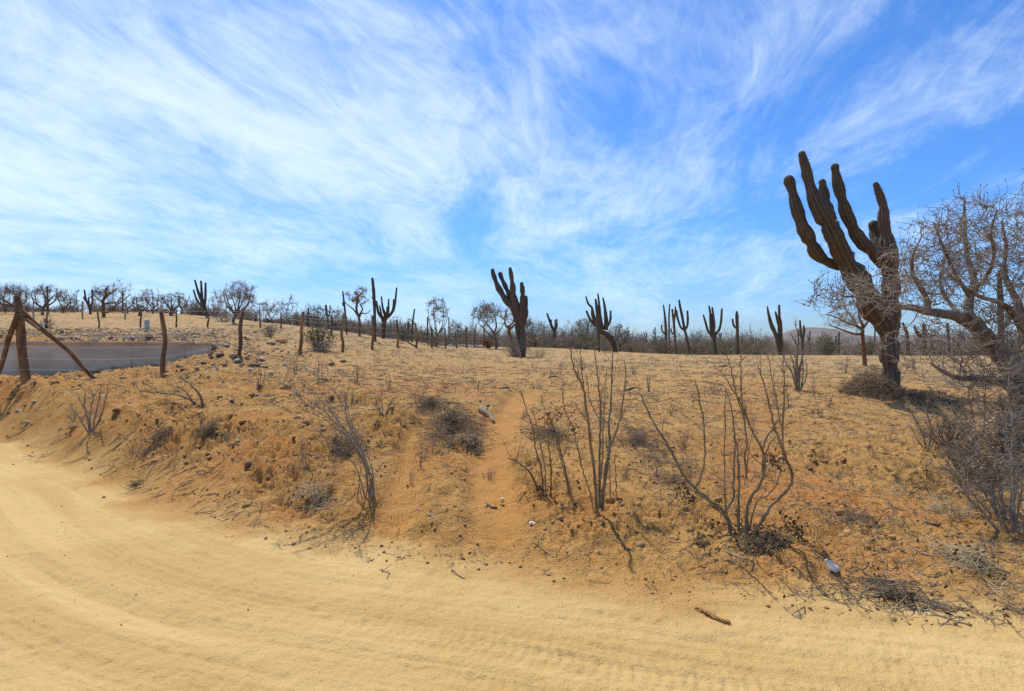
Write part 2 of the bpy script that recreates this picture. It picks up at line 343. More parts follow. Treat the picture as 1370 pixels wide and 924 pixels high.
def soil_material():
    m = bpy.data.materials.new('sandy_soil'); m.use_nodes = True; t = NT(m.node_tree)
    b = t.new('ShaderNodeBsdfPrincipled'); o = t.new('ShaderNodeOutputMaterial'); t.l.new(b.outputs[0], o.inputs[0])
    tcn = t.new('ShaderNodeTexCoord'); vec = tcn.outputs['Object']
    at = lambda n: t.new('ShaderNodeAttribute', attribute_name=n).outputs['Fac']
    road, rough, path, grass = at('road'), at('rough'), at('path'), at('grass')
    n1 = t.noise(vec, .55, 5, .6).outputs[0]; n2 = t.noise(vec, 2.6, 6, .65).outputs[0]; n3 = t.noise(vec, 14, 5, .7).outputs[0]; n4 = t.noise(vec, 70, 3, .6).outputs[0]
    soil = t.mix(t.smooth(n2, .35, .68), (.52, .278, .080), (.375, .188, .048))
    soil = t.mix(t.m('MULTIPLY', t.smooth(n1, .47, .64), .85), soil, (.47, .190, .044))
    soil = t.mix(t.m('MULTIPLY', t.smooth(n3, .48, .70), .55), soil, (.24, .135, .05))
    soil = t.mix(t.m('MULTIPLY', path, .65), soil, (.50, .235, .058))
    soil = t.mix(t.m('MULTIPLY', t.smooth(n4, .55, .75), .35), soil, (.60, .42, .21))
    dry = t.mix(t.smooth(n3, .38, .66), (.455, .31, .145), (.285, .19, .088))
    n5 = t.noise(vec, 34, 4, .7).outputs[0]; n6 = t.noise(vec, 110, 2, .6).outputs[0]
    soil = t.mix(t.m('MULTIPLY', t.smooth(n5, .58, .64), .6), soil, (.17, .095, .038))
    gm = t.m('MULTIPLY', grass, t.smooth(t.m('ADD', t.m('MULTIPLY', n2, .6), t.m('MULTIPLY', n3, .5)),   .36, .62))
    soil = t.mix(gm, soil, dry)
    soil = t.mix(t.m('MULTIPLY', t.smooth(n6, .60, .66), .5), soil, (.66, .50, .29))
    soil = t.mix(t.m('MULTIPLY', t.smooth(n6, .40, .34), .45), soil, (.15, .09, .045))
    sand = t.mix(t.smooth(n1, .35, .7), (.525, .348, .140), (.465, .298, .107))
    sand = t.mix(t.m('MULTIPLY', t.smooth(n3, .48, .75), .28), sand, (.44, .28, .115))
    sand = t.mix(t.m('MULTIPLY', t.smooth(n4, .6, .8), .3), sand, (.68, .48, .24))
    tr = at('track'); sand = t.mix(t.m('MULTIPLY', t.smooth(tr, .50, .75), .7), sand, (.57, .39, .16)); sand = t.mix(t.m('MULTIPLY', t.smooth(tr, .48, .25), .7), sand, (.46, .29, .105))
    sand = t.mix(t.m('MULTIPLY', t.smooth(n6, .61, .67), .35), sand, (.66, .49, .26)); sand = t.mix(t.m('MULTIPLY', t.smooth(n6, .39, .33), .38), sand, (.27, .17, .075)); sand = t.mix(t.m('MULTIPLY', t.smooth(n5, .62, .68), .3), sand, (.33, .205, .08))
    c = t.mix(road, soil, sand)
    t.set(b.inputs['Base Color'], c); b.inputs['Roughness'].default_value = .95; b.inputs['Specular IOR Level'].default_value = .12
    hb = t.m('ADD', t.m('MULTIPLY', n3, .5), t.m('MULTIPLY', n4, .3)); hb = t.m('ADD', hb, t.m('MULTIPLY', n5, .4))
    bn = t.new('ShaderNodeBump'); bn.inputs['Strength'].default_value = 1.0
    t.set(bn.inputs['Distance'], t.m('SUBTRACT', .058, t.m('MULTIPLY', road, .034))); t.l.new(hb, bn.inputs['Height']); t.l.new(bn.outputs[0], b.inputs['Normal'])
    return m
SOIL = soil_material()
CACTUS = mat('cactus_skin', (.062, .056, .038), (.098, .080, .055), 7, .75, .010, 40, c3=(.115, .070, .046), along=(.165, .135, .10))
CACTUS_OLD = mat('old_cactus_bark', (.150, .105, .078), (.090, .064, .050), 9, .85, .016, 30, c3=(.17, .095, .058), along=(.19, .15, .115))
SPINE = mat('cactus_spines', (.19, .17, .14), (.12, .10, .085), 9, .8)
BARK = mat('grey_bark', (.20, .155, .115), (.32, .275, .22), 12, .9, .022, 38, c3=(.125, .09, .062), stretch=(1, 1, .4))
BARK_DK = mat('dark_bark', (.11, .082, .062), (.19, .15, .115), 6, .9, .01, 30)
BARK_RED = mat('orange_bark', (.24, .10, .038), (.15, .065, .03), 5, .85, .006, 30)
TWIG = mat('grey_twigs', (.21, .175, .135), (.37, .32, .26), 12, .9)
TWIG_DK = mat('dark_twigs', (.12, .092, .07), (.20, .16, .12), 5, .9)
TWIG_FAR = mat('far_dry_scrub', (.34, .29, .24), (.24, .20, .16), .5, .9, c3=(.22, .20, .11), detail=3)
BUD = mat('leaf_buds', (.085, .058, .036), (.14, .10, .062), 12, .9)
STEM = mat('shrub_stem', (.17, .12, .062), (.25, .185, .105), 14, .75, .004, 60, c3=(.30, .245, .165))
STEM_GREY = mat('grey_stem', (.18, .15, .11), (.31, .265, .205), 14, .8)
STRAW = mat('dry_grass', (.52, .42, .25), (.38, .30, .18), 3, .9)
BRUSH = mat('dead_brush', (.26, .185, .115), (.15, .108, .07), 8, .9)
GREYBRUSH = mat('grey_brush', (.29, .215, .14), (.18, .132, .086), 8, .9)
PALEWOOD = mat('bleached_wood', (.36, .285, .19), (.24, .185, .12), 18, .9, .003, 60)
LEAF_DRY = mat('dry_leaves', (.15, .085, .038), (.085, .05, .025), 14, .85)
LEAF_GREEN = mat('dusty_green_leaves', (.10, .115, .040), (.15, .15, .06), 4, .85)
POST = mat('weathered_post', (.20, .115, .058), (.11, .065, .036), 9, .9, .012, 30, c3=(.33, .19, .085), stretch=(1, 1, .25))
WIRE = mat('galvanised_wire', (.45, .45, .44), None, rough=.5)
CONC = mat('grey_render', (.68, .525, .345), (.52, .40, .26), 1.1, .92, .012, 16, c3=(.74, .58, .385), stretch=(1, 1, 1.8))
CONC_PALE = mat('pale_concrete', (.46, .42, .36), (.36, .33, .28), 6, .9)
ROCK = mat('brown_rock', (.20, .13, .075), (.13, .085, .052), 7, .9, .012, 20)
ROCK_GREY = mat('grey_rock', (.36, .30, .225), (.25, .205, .15), 6, .9, .012, 20)
ROCK_RED = mat('rust_rock', (.28, .13, .065), (.20, .095, .05), 6, .9, .012, 20)
ROCK_PALE = mat('pale_rock', (.50, .41, .29), (.36, .28, .19), 6, .9, .01, 20)
CLOD = mat('soil_clods', (.43, .25, .098), (.30, .17, .065), 3, .95)
PLASTIC = mat('white_plastic', (.84, .79, .71), (.74, .69, .61), 20, .35, .004, 40, spec=.5)
PAPER = mat('white_paper', (.70, .65, .56), (.52, .46, .37), 20, .9)
HILL = mat('far_hill', (.17, .145, .14), (.125, .11, .105), .02, .95, c3=(.20, .16, .145))

# ------------------------------------------------------------------ ground and road
def build_ground():
    fr = np.linspace(-47, 47, 750); side = np.concatenate([np.linspace(47, 180, 70)[1:], np.linspace(-180, -47, 70)[1:-1]])
    az = np.radians(np.concatenate([fr, side])); NA = len(az)
    rr = np.concatenate([np.exp(np.linspace(math.log(.35), math.log(2.3), 40)), np.exp(np.linspace(math.log(2.3), math.log(70), 640))[1:], np.exp(np.linspace(math.log(70), math.log(9000), 70))[1:]]); NR = len(rr)
    Rg, Ag = np.meshgrid(rr, az, indexing='ij'); X = (Rg * np.sin(Ag)).ravel(); Y = (Rg * np.cos(Ag)).ravel()
    z, rm, rg, pm, s, l = H(X, Y, full=True)
    V = np.stack([X, Y, z], 1); V = np.vstack([V, [[0, 0, h1(0, 0)]]])
    rm = np.append(rm, 1.); rg = np.append(rg, 0.); pm = np.append(pm, 0.)
    d = np.hypot(X, Y); gr = np.append(ss(s, 1.5, 6) * (.25 + .75 * ss(d, 8, 30)) * (1 - .3 * pm[:-1]), 0.)
    trk = np.append(.5 + .55 * fbm(l * .35, s * 5.5, 101, 4) + .2 * fbm(X * 1.2, Y * 1.2, 103, 3), .5)
    i, j = np.meshgrid(np.arange(NR - 1), np.arange(NA), indexing='ij'); jn = (j + 1) % NA
    Q = np.stack([i * NA + j, i * NA + jn, (i + 1) * NA + jn, (i + 1) * NA + j], -1).reshape(-1, 4)[:, ::-1]
    C = NR * NA; jj = np.arange(NA); T = np.stack([np.full(NA, C), (jj + 1) % NA, jj], 1)
    isr = rm[Q].mean(1) > .5
    for nm, q, t in (('dirt_road', Q[isr], T), ('ground', Q[~isr], None)):
        used = np.unique(q.ravel() if t is None else np.concatenate([q.ravel(), t.ravel()])); mp = np.zeros(len(V), int); mp[used] = np.arange(len(used))
        M = Mesh(); M.add(V[used], mp[q], None if t is None else mp[t])
        o = M.build(nm, SOIL)
        for an, arr in (('road', rm), ('rough', rg), ('path', pm), ('grass', gr), ('track', trk)):
            a = o.data.attributes.new(an, 'FLOAT', 'POINT'); a.data.foreach_set('value', arr[used].astype(np.float32))
        tag(o, kind='structure')
build_ground()

def build_hill():
    M = Mesh(); D = 1700.; xs = np.linspace(-200, 3600, 150); ys = np.linspace(-650, 650, 40)
    X, Yo = np.meshgrid(xs, ys, indexing='ij'); px = CX + F * X / D
    prof = np.interp(px, [560, 980, 1010, 1040, 1060, 1085, 1115, 1150, 1200, 1260, 1330, 1420, 1600, 1900, 2300], [-30, -10, -4, 10, 20, 29.5, 21, 14, 17, 16, 18, 24, 20, 10, -20]) * D / F
    z = prof * np.exp(-(Yo / 300) ** 2) * (1 + .10 * fbm(X * .008, Yo * .008, 5, 4)) + fbm(X * .02, Yo * .02, 8, 4) * 4 - 6
    n, k = X.shape; i, j = np.meshgrid(np.arange(n - 1), np.arange(k - 1), indexing='ij'); a = i * k + j
    M.add(np.stack([X, Yo + D, z], -1).reshape(-1, 3), np.stack([a, a + k, a + k + 1, a + 1], -1).reshape(-1, 4))
    tag(M.build('hill', HILL), kind='structure')
build_hill()

# ------------------------------------------------------------------ concrete wall, fences
def wall():
    ang = math.atan2(_wd[1], _wd[0]); M = Mesh(); n = 40; top = 1.665; th = .16
    al = np.linspace(-.5, WLEN, n); V = []
    for a in al:
        p = WA + _wd * a; zt = top + .008 * math.sin(a * 1.7) - .03 * max(0, a - WLEN + 2) / 2
        for off, z in ((-.02, .3), (-.02, zt - .01), (0, zt), (th - .01, zt), (th, zt - .01), (th, .3)):
            q = p + _wn * off; V.append((q[0], q[1], z))
    Q = []
    for i in range(n - 1):
        for j in range(5): Q.append((i * 6 + j, (i + 1) * 6 + j, (i + 1) * 6 + j + 1, i * 6 + j + 1))
    e = (n - 1) * 6; Q += [(e, e + 1, e + 4, e + 5), (e + 1, e + 2, e + 3, e + 4), (5, 4, 1, 0), (4, 3, 2, 1)]
    M.add(V, Q)
    o = thing('concrete_wall', 'low grey rendered concrete retaining wall holding back the rubble slope', 'wall', (WB[0], WB[1], .8))
    M.build('wall_face', CONC, o, smooth=False)
    for a in np.arange(.7, WLEN - .6, 1.22):                # raised seams left by the shuttering
        p = WA + _wd * a; J = Mesh(); V = []
        for w_, off in ((-.02, -.018), (-.012, -.034), (.012, -.034), (.02, -.018)):
            for z in (.35, top - .03 - .03 * max(0, a - WLEN + 2) / 2): q = p + _wd * w_ + _wn * off; V.append((q[0], q[1], z))
        J.add(V, [(0, 2, 3, 1), (2, 4, 5, 3), (4, 6, 7, 5)]); J.build('shuttering_seam', CONC, o, smooth=False)
    # a thin coping of mortar along the top and a darker patch of damp render
    C = Mesh()
    for s0 in np.arange(-.4, WLEN - .05, 1.1):
        p = WA + _wd * s0; q = WA + _wd * min(s0 + 1.085, WLEN + .02); c0 = (top + .004) - .03 * max(0, s0 - WLEN + 2) / 2
        C.add([(p[0] + _wn[0] * a, p[1] + _wn[1] * a, c0 + h) for a in (-.055, th + .02) for h in (-.02, .045)] + [(q[0] + _wn[0] * a, q[1] + _wn[1] * a, c0 + h) for a in (-.055, th + .02) for h in (-.02, .045)],
              [(0, 4, 5, 1), (1, 5, 7, 3), (3, 7, 6, 2), (2, 6, 4, 0), (0, 1, 3, 2), (4, 6, 7, 5)])
    C.build('coping', CONC, o, smooth=False)
wall()

def log_tube(M, a, b, r0, r1, k=9, seed=0, n=9, bend=.02):
    t = np.linspace(0, 1, n)[:, None]; pts = a * (1 - t) + b * t
    L = np.linalg.norm(b - a)
    pts = pts + np.stack([fbm(t[:, 0] * 2.2 + seed * 3.1, t[:, 0] * 0 + seed, 5, 2), fbm(t[:, 0] * 2.2 + seed * 1.7, t[:, 0] * 0 + 9 + seed, 6, 2), t[:, 0] * 0], 1) * bend * L * np.sin(t * PI) * 2
    M.tube(pts, np.linspace(r0, r1, n), k, tip=False, base=True, wob=.16, seed=seed)
    return pts
#          base px, base py, top px, top py, half width, depth (None = where the base meets the ground)
FENCE = [(36.5, 507, 23, 396, 5.2, 12.1), (218.6, 504, 215.7, 417, 3.1, 13.3), (320.6, 486, 324.7, 416, 2.6, 15.8), (400.8, 478, 405, 417, 2.2, 18.4), (456.6, 470.4, 460, 419, 1.8, 21.2),
         (498.4, 468, 498.4, 422, 1.7, 24), (532, 469, 531, 427, 1.5, 27), (557.8, 467, 555.5, 431.6, 1.5, 30), (577.2, 469.7, 577.5, 438, 1.4, 33), (596, 469, 595.2, 439, 1.3, 36.5),
         (612, 468, 609.4, 443, 1.2, 40), (625.2, 466, 624.5, 437.5, 1.2, 43.5), (635.7, 465, 635.5, 440, 1.1, 47), (647.3, 463, 647.5, 434, 1.1, 50)]
def fence():
    root = None; bases = []; tops = []
    for i, (bx, by, tx, ty, hw, d) in enumerate(FENCE):
        x = (bx - CX) / F * d; z = h1(x, d); b = np.array([x, d, z - .25]); t = P(tx, ty, d + .05)
        if t[2] < z + 1.0: t[2] = z + 1.05
        r = hw / F * d; M = Mesh()
        if root is None: root = thing('wire_fence', 'barbed wire fence on rough brown log posts running away up the slope', 'fence', (x, d, z))
        log_tube(M, b, t, r * 1.08, r * .88, 10 if i < 5 else 7, seed=i + 1, bend=.03 if i else .02)
        po = M.build('post', POST, root); bases.append(np.array([x, d, z])); tops.append(t)
        if i == 1:
            T = Mesh(); log_tube(T, t - [0, 0, .03], t + np.array([-.01, 0, .16]), r * .45, r * .35, 6, seed=33, n=3); T.build('stake', CONC_PALE, root)
    d = 12.1
    for a, b, hw, lab in (((28, 414), (134, 500), 3.0, None), ((24, 420), (-22, 497), 3.2, None), ((30, 424), (54, 441), 2.2, None)):
        pa = P(a[0], a[1], d - .1); db = d - .1 if b[1] < 450 else (12.7 if b[0] > 0 else 12.2); xb = (b[0] - CX) / F * db
        pb = P(b[0], b[1], db) if b[1] < 450 else np.array([xb, db, h1(xb, db) - .1])
        M = Mesh(); log_tube(M, pa, pb, hw / F * d, hw / F * d * .85, 8, seed=40 + int(a[0]), n=12, bend=.025); M.build('brace', POST, root)
    M = Mesh(); b = P(544, 456, 29.7); xx = (557 - CX) / F * 30; log_tube(M, np.array([xx, 30, h1(xx, 30) + .05]), b, .045, .035, 6, seed=77); M.build('brace', POST, root)
    hts = [.2, .42, .66, .9, 1.15]
    ext = P(-80, 507, 11.2)
    for h in hts:
        M = Mesh(); pts = [np.array([(-80 - CX) / F * 11.2, 11.2, bases[0][2] + h + .05])]
        for i, (b, t) in enumerate(zip(bases, tops)):
            f = min(h / max(t[2] - b[2], .5), .96); p = b + (t - b) * f; p = p + np.array([0, -FENCE[i][4] / F * FENCE[i][5] * .9, 0]); pts.append(p)
        A = []; 
        for p, q in zip(pts[:-1], pts[1:]):
            t = np.linspace(0, 1, 7)[:, None]; c = p * (1 - t) + q * t; c[:, 2] -= np.sin(t[:, 0] * PI) * .03; A.append(c)
        A = np.vstack(A); M.sticks(A[:-1], A[1:], .0025, .0025, 4)
        bi = A[:-1] + (A[1:] - A[:-1]) * .5; v = rng.normal(size=bi.shape) * .018; M.sticks(bi - v, bi + v, .002, .001, 3)
        M.build('wire', WIRE, root)
fence()
BACKF = [(-20, 440, -22, 414), (61, 438, 63, 416), (133, 441.6, 130, 414), (188, 442, 189, 413), (236, 443, 236, 415), (278, 441, 278, 424), (348.4, 440.5, 347, 418.6), (376.3, 440.5, 375.8, 417.6), (443.6, 453.5, 443.6, 424)]
def back_fence():
    root = None; bs = []; ts = []
    for i, (bx, by, tx, ty) in enumerate(BACKF):
        d = 38.0 if i < 8 else 31.; x = (bx - CX) / F * d; z = h1(x, d); b = np.array([x, d, z - .2]); t = P(tx, ty, d); t[2] = max(t[2], z + 1.05)
        if root is None: root = thing('wire_fence', 'thin dark stick fence crossing the grassy slope above the rubble', 'fence', (x, d, z))
        M = Mesh(); log_tube(M, b, t, .06, .045, 6, seed=60 + i); M.build('post', POST, root); bs.append(b + [0, 0, .2]); ts.append(t)
    for h in (.3, .65, 1.0):
        pts = np.array([b + (t - b) * min(.95, h / (t[2] - b[2])) + np.array([0, -.05, 0]) for b, t in zip(bs, ts)])
        M = Mesh(); M.sticks(pts[:-1], pts[1:], .006, .006, 4); M.build('wire', WIRE, root)
back_fence()
def markers():
    for px, top, bot, hw, lab in ((197, 431, 444, 2.6, 'pale concrete marker post standing on the rubble beside a dark stick post'), (54.7, 428, 437, 2.8, 'squat pale concrete marker post on the grass behind the log corner post')):
        d = 33.; x = (px - CX) / F * d; z = h1(x, d); h = hw / F * d; zt = z + (bot - top) / F * d; o = thing('marker_post', lab, 'marker post', (x, d, z))
        M = Mesh(); b = .02
        V = [(x + sx * h, d + sy * h, z - .15) for sx, sy in ((-1, -1), (1, -1), (1, 1), (-1, 1))] + [(x + sx * h * .95, d + sy * h * .95, zt - b) for sx, sy in ((-1, -1), (1, -1), (1, 1), (-1, 1))] + [(x + sx * h * .75, d + sy * h * .75, zt + b) for sx, sy in ((-1, -1), (1, -1), (1, 1), (-1, 1))]
        Q = [(i, (i + 1) % 4, (i + 1) % 4 + 4, i + 4) for i in range(4)] + [(i + 4, (i + 1) % 4 + 4, (i + 1) % 4 + 8, i + 8) for i in range(4)] + [(8, 9, 10, 11)]
        M.add(V, Q); M.build('shaft', CONC_PALE, o, smooth=False)
    for px, top, bot, lab in ((110.6, 403, 423, 'pale grey post beside the small candelabra cardon'), (45, 401, 419, 'pale grey post behind the log corner post'), (167.5, 405, 426, 'pale grey post right of the gnarled red-barked tree')):
        d = 52.; x = (px - CX) / F * d; z = h1(x, d); M = Mesh(); log_tube(M, np.array([x, d, z - .2]), np.array([x + .02, d, max(z + 1.0, P(px, top, d)[2])]), .075, .065, 7, seed=int(px))
        tag(M.build('fence_post', ROCK_GREY, None, (x, d, z)), lab, 'post', 'grey posts on the rise')
markers()

# ------------------------------------------------------------------ cacti
def cactus(label, d, limbs, k=12, ribs=11, ribd=.22, group=None, spread=.9, seed=0, bark=0.0, spines=0, name='cardon_cactus', ground=True):
    """limbs: first one is the trunk (base first); each limb = [(px, py, half width px), ...]; depth offsets fan the arms out"""
    r_ = np.random.default_rng(seed + 100); t0 = limbs[0][0]; x = (t0[0] - CX) / F * d
    z = h1(x, d); root = thing(name, label, 'cactus', (x, d, z), group)
    top = min(q[1] for L in limbs for q in L); hgt = (t0[1] - top) / F * d
    for i, L in enumerate(limbs):
        L = list(L)
        if i == 0:
            if ground:                                 # carry the trunk down to the ground
                zb = EYE + (HY - t0[1]) / F * d
                if zb > z - .1: L = [(t0[0], HY - (z - .12 - EYE) * F / d, t0[2] * 1.08)] + L
            off = 0
        else: off = r_.uniform(-1, 1) * spread * .16 * hgt
        n = len(L); pts = []
        for j, (px, py, hw) in enumerate(L):
            f = j / max(1, n - 1); pts.append(np.append(P(px, py, d + off * min(1, f * 1.6)), hw * ((.76 if i == 0 and d < 20 else (.83 if d < 20 else .84)) if hw > 3 else .92) / F * (d + off * f)))
        C = catmull(pts, 7 if k >= 20 else (5 if k > 10 else 4)); r = C[:, 3]
        ln = np.concatenate([[0], np.cumsum(np.linalg.norm(np.diff(C[:, :3], axis=0), axis=1))])
        ph = ln / max(r.mean(), .02) * .62 + seed + i + 1.5 * vn(ln * 2.2, ln * 0 + i, 3); r = r * (1 + .06 - (.27 if k > 25 else .10) * np.abs(np.cos(ph)) ** 5 + .06 * (vn(ln * 5, ln * 0 + i, seed) - .5))
        M = Mesh(); M.tube(C[:, :3], np.maximum(r, .02), k, ribs, ribd, tip=True, base=True, seed=i, wob=.11 if k > 25 else .06)
        if i == 0 and bark: o = M.build('trunk', CACTUS_OLD, root)
        else: o = M.build('trunk' if i == 0 else 'arm', CACTUS, root)
        if spines:
            S = Mesh(); nn = int(spines * ln[-1]); ii = r_.integers(0, len(C), nn); th = r_.integers(0, ribs, nn) * 2 * PI / ribs
            Tn = np.gradient(C[:, :3], axis=0); Tn /= np.linalg.norm(Tn, axis=1, keepdims=True); D = r_.normal(size=(nn, 3)); D -= Tn[ii] * (D * Tn[ii]).sum(1, keepdims=True); D /= np.linalg.norm(D, axis=1, keepdims=True)
            A = C[ii, :3] + Tn[ii] * r_.uniform(-.03, .03, (nn, 1)) + D * r[ii][:, None] * 1.0; B = A + D * .035 + r_.normal(size=(nn, 3)) * .015
            S.sticks(A, B, .003, .0012, 3); tag(S.build('spines', SPINE, o), kind='stuff')
    return root
big_cactus = cactus('huge dark cardon with swollen leaning arms rising from a brush heap', 12.5, [
    [(1192, 531, 14), (1192, 510, 13), (1191, 491, 13), (1189, 460, 15), (1189, 435, 16), (1191, 410, 14), (1192, 380, 13), (1190, 350, 13.5), (1187, 325, 12), (1183, 300, 9), (1182, 277, 8.2), (1176, 258, 6), (1171.5, 246, 4)],
    [(1191, 455, 10), (1182, 430, 17), (1169, 411, 17.5), (1155, 386, 17), (1142, 366, 16), (1132, 350, 15), (1123, 331, 13), (1114, 311, 12), (1105, 294, 13), (1093, 272, 10.5), (1082, 242, 8), (1076.5, 220, 6.2), (1073, 206, 5.5)],
    [(1132, 357, 6), (1123, 355.6, 6.5), (1106, 349, 7.5), (1093, 339, 9), (1083, 320, 9.5), (1072, 298, 9.5), (1062.5, 266, 8), (1055.5, 240, 7)],
    [(1116, 306, 8), (1113, 298, 9), (1108, 283, 8), (1102.5, 261, 7.2), (1100, 243, 6)],
    [(1190, 366, 9), (1181, 350, 10), (1171, 339, 9.5), (1151, 322, 9), (1140, 302, 9.5), (1129.6, 277, 8), (1121, 246, 7), (1117, 223, 6.3)],
    [(1184, 340, 9), (1177, 328, 9.5), (1172, 312, 9), (1168.5, 300, 8.4)],
    [(1136, 350, 4), (1138.5, 343, 4.3), (1139.5, 339, 3.8)],
], k=44, ribs=11, ribd=.20, spread=.9, seed=3, bark=1, spines=110)
cactus('stout cardon with five thick arms, a dry shrub round its foot', 31.5, [
    [(700, 481, 4.4), (699.5, 456, 5), (697.5, 441, 5.6), (696, 426, 6.8), (692, 415, 7), (687, 397, 5), (685.5, 380, 4), (683.3, 365, 3.2), (682.5, 359, 2.2)],
    [(692, 424, 5), (686.7, 410.6, 6), (677.6, 401.5, 5), (667, 385, 4.2), (661, 370, 3.4), (658.8, 361, 2.7)],
    [(688, 408, 4), (683.6, 397, 4.2), (677.6, 386, 3.7), (671.5, 373, 3.4), (669, 366, 2.9)],
    [(698, 432, 4), (700, 423, 6), (699.3, 403, 4.2), (699, 388, 3.5), (697.8, 379, 2.4)],
    [(699, 436, 3), (702, 427, 4), (704, 413.6, 3.1), (703.6, 397, 2.2)],
    [(699, 470, 2.8), (694.5, 455, 3.2), (692.5, 440, 3.6), (691.5, 424, 4.5)],
], k=30, ribs=11, ribd=.22, spread=.5, seed=5, bark=1)
CG = 'cardon cacti along the edge of the field'
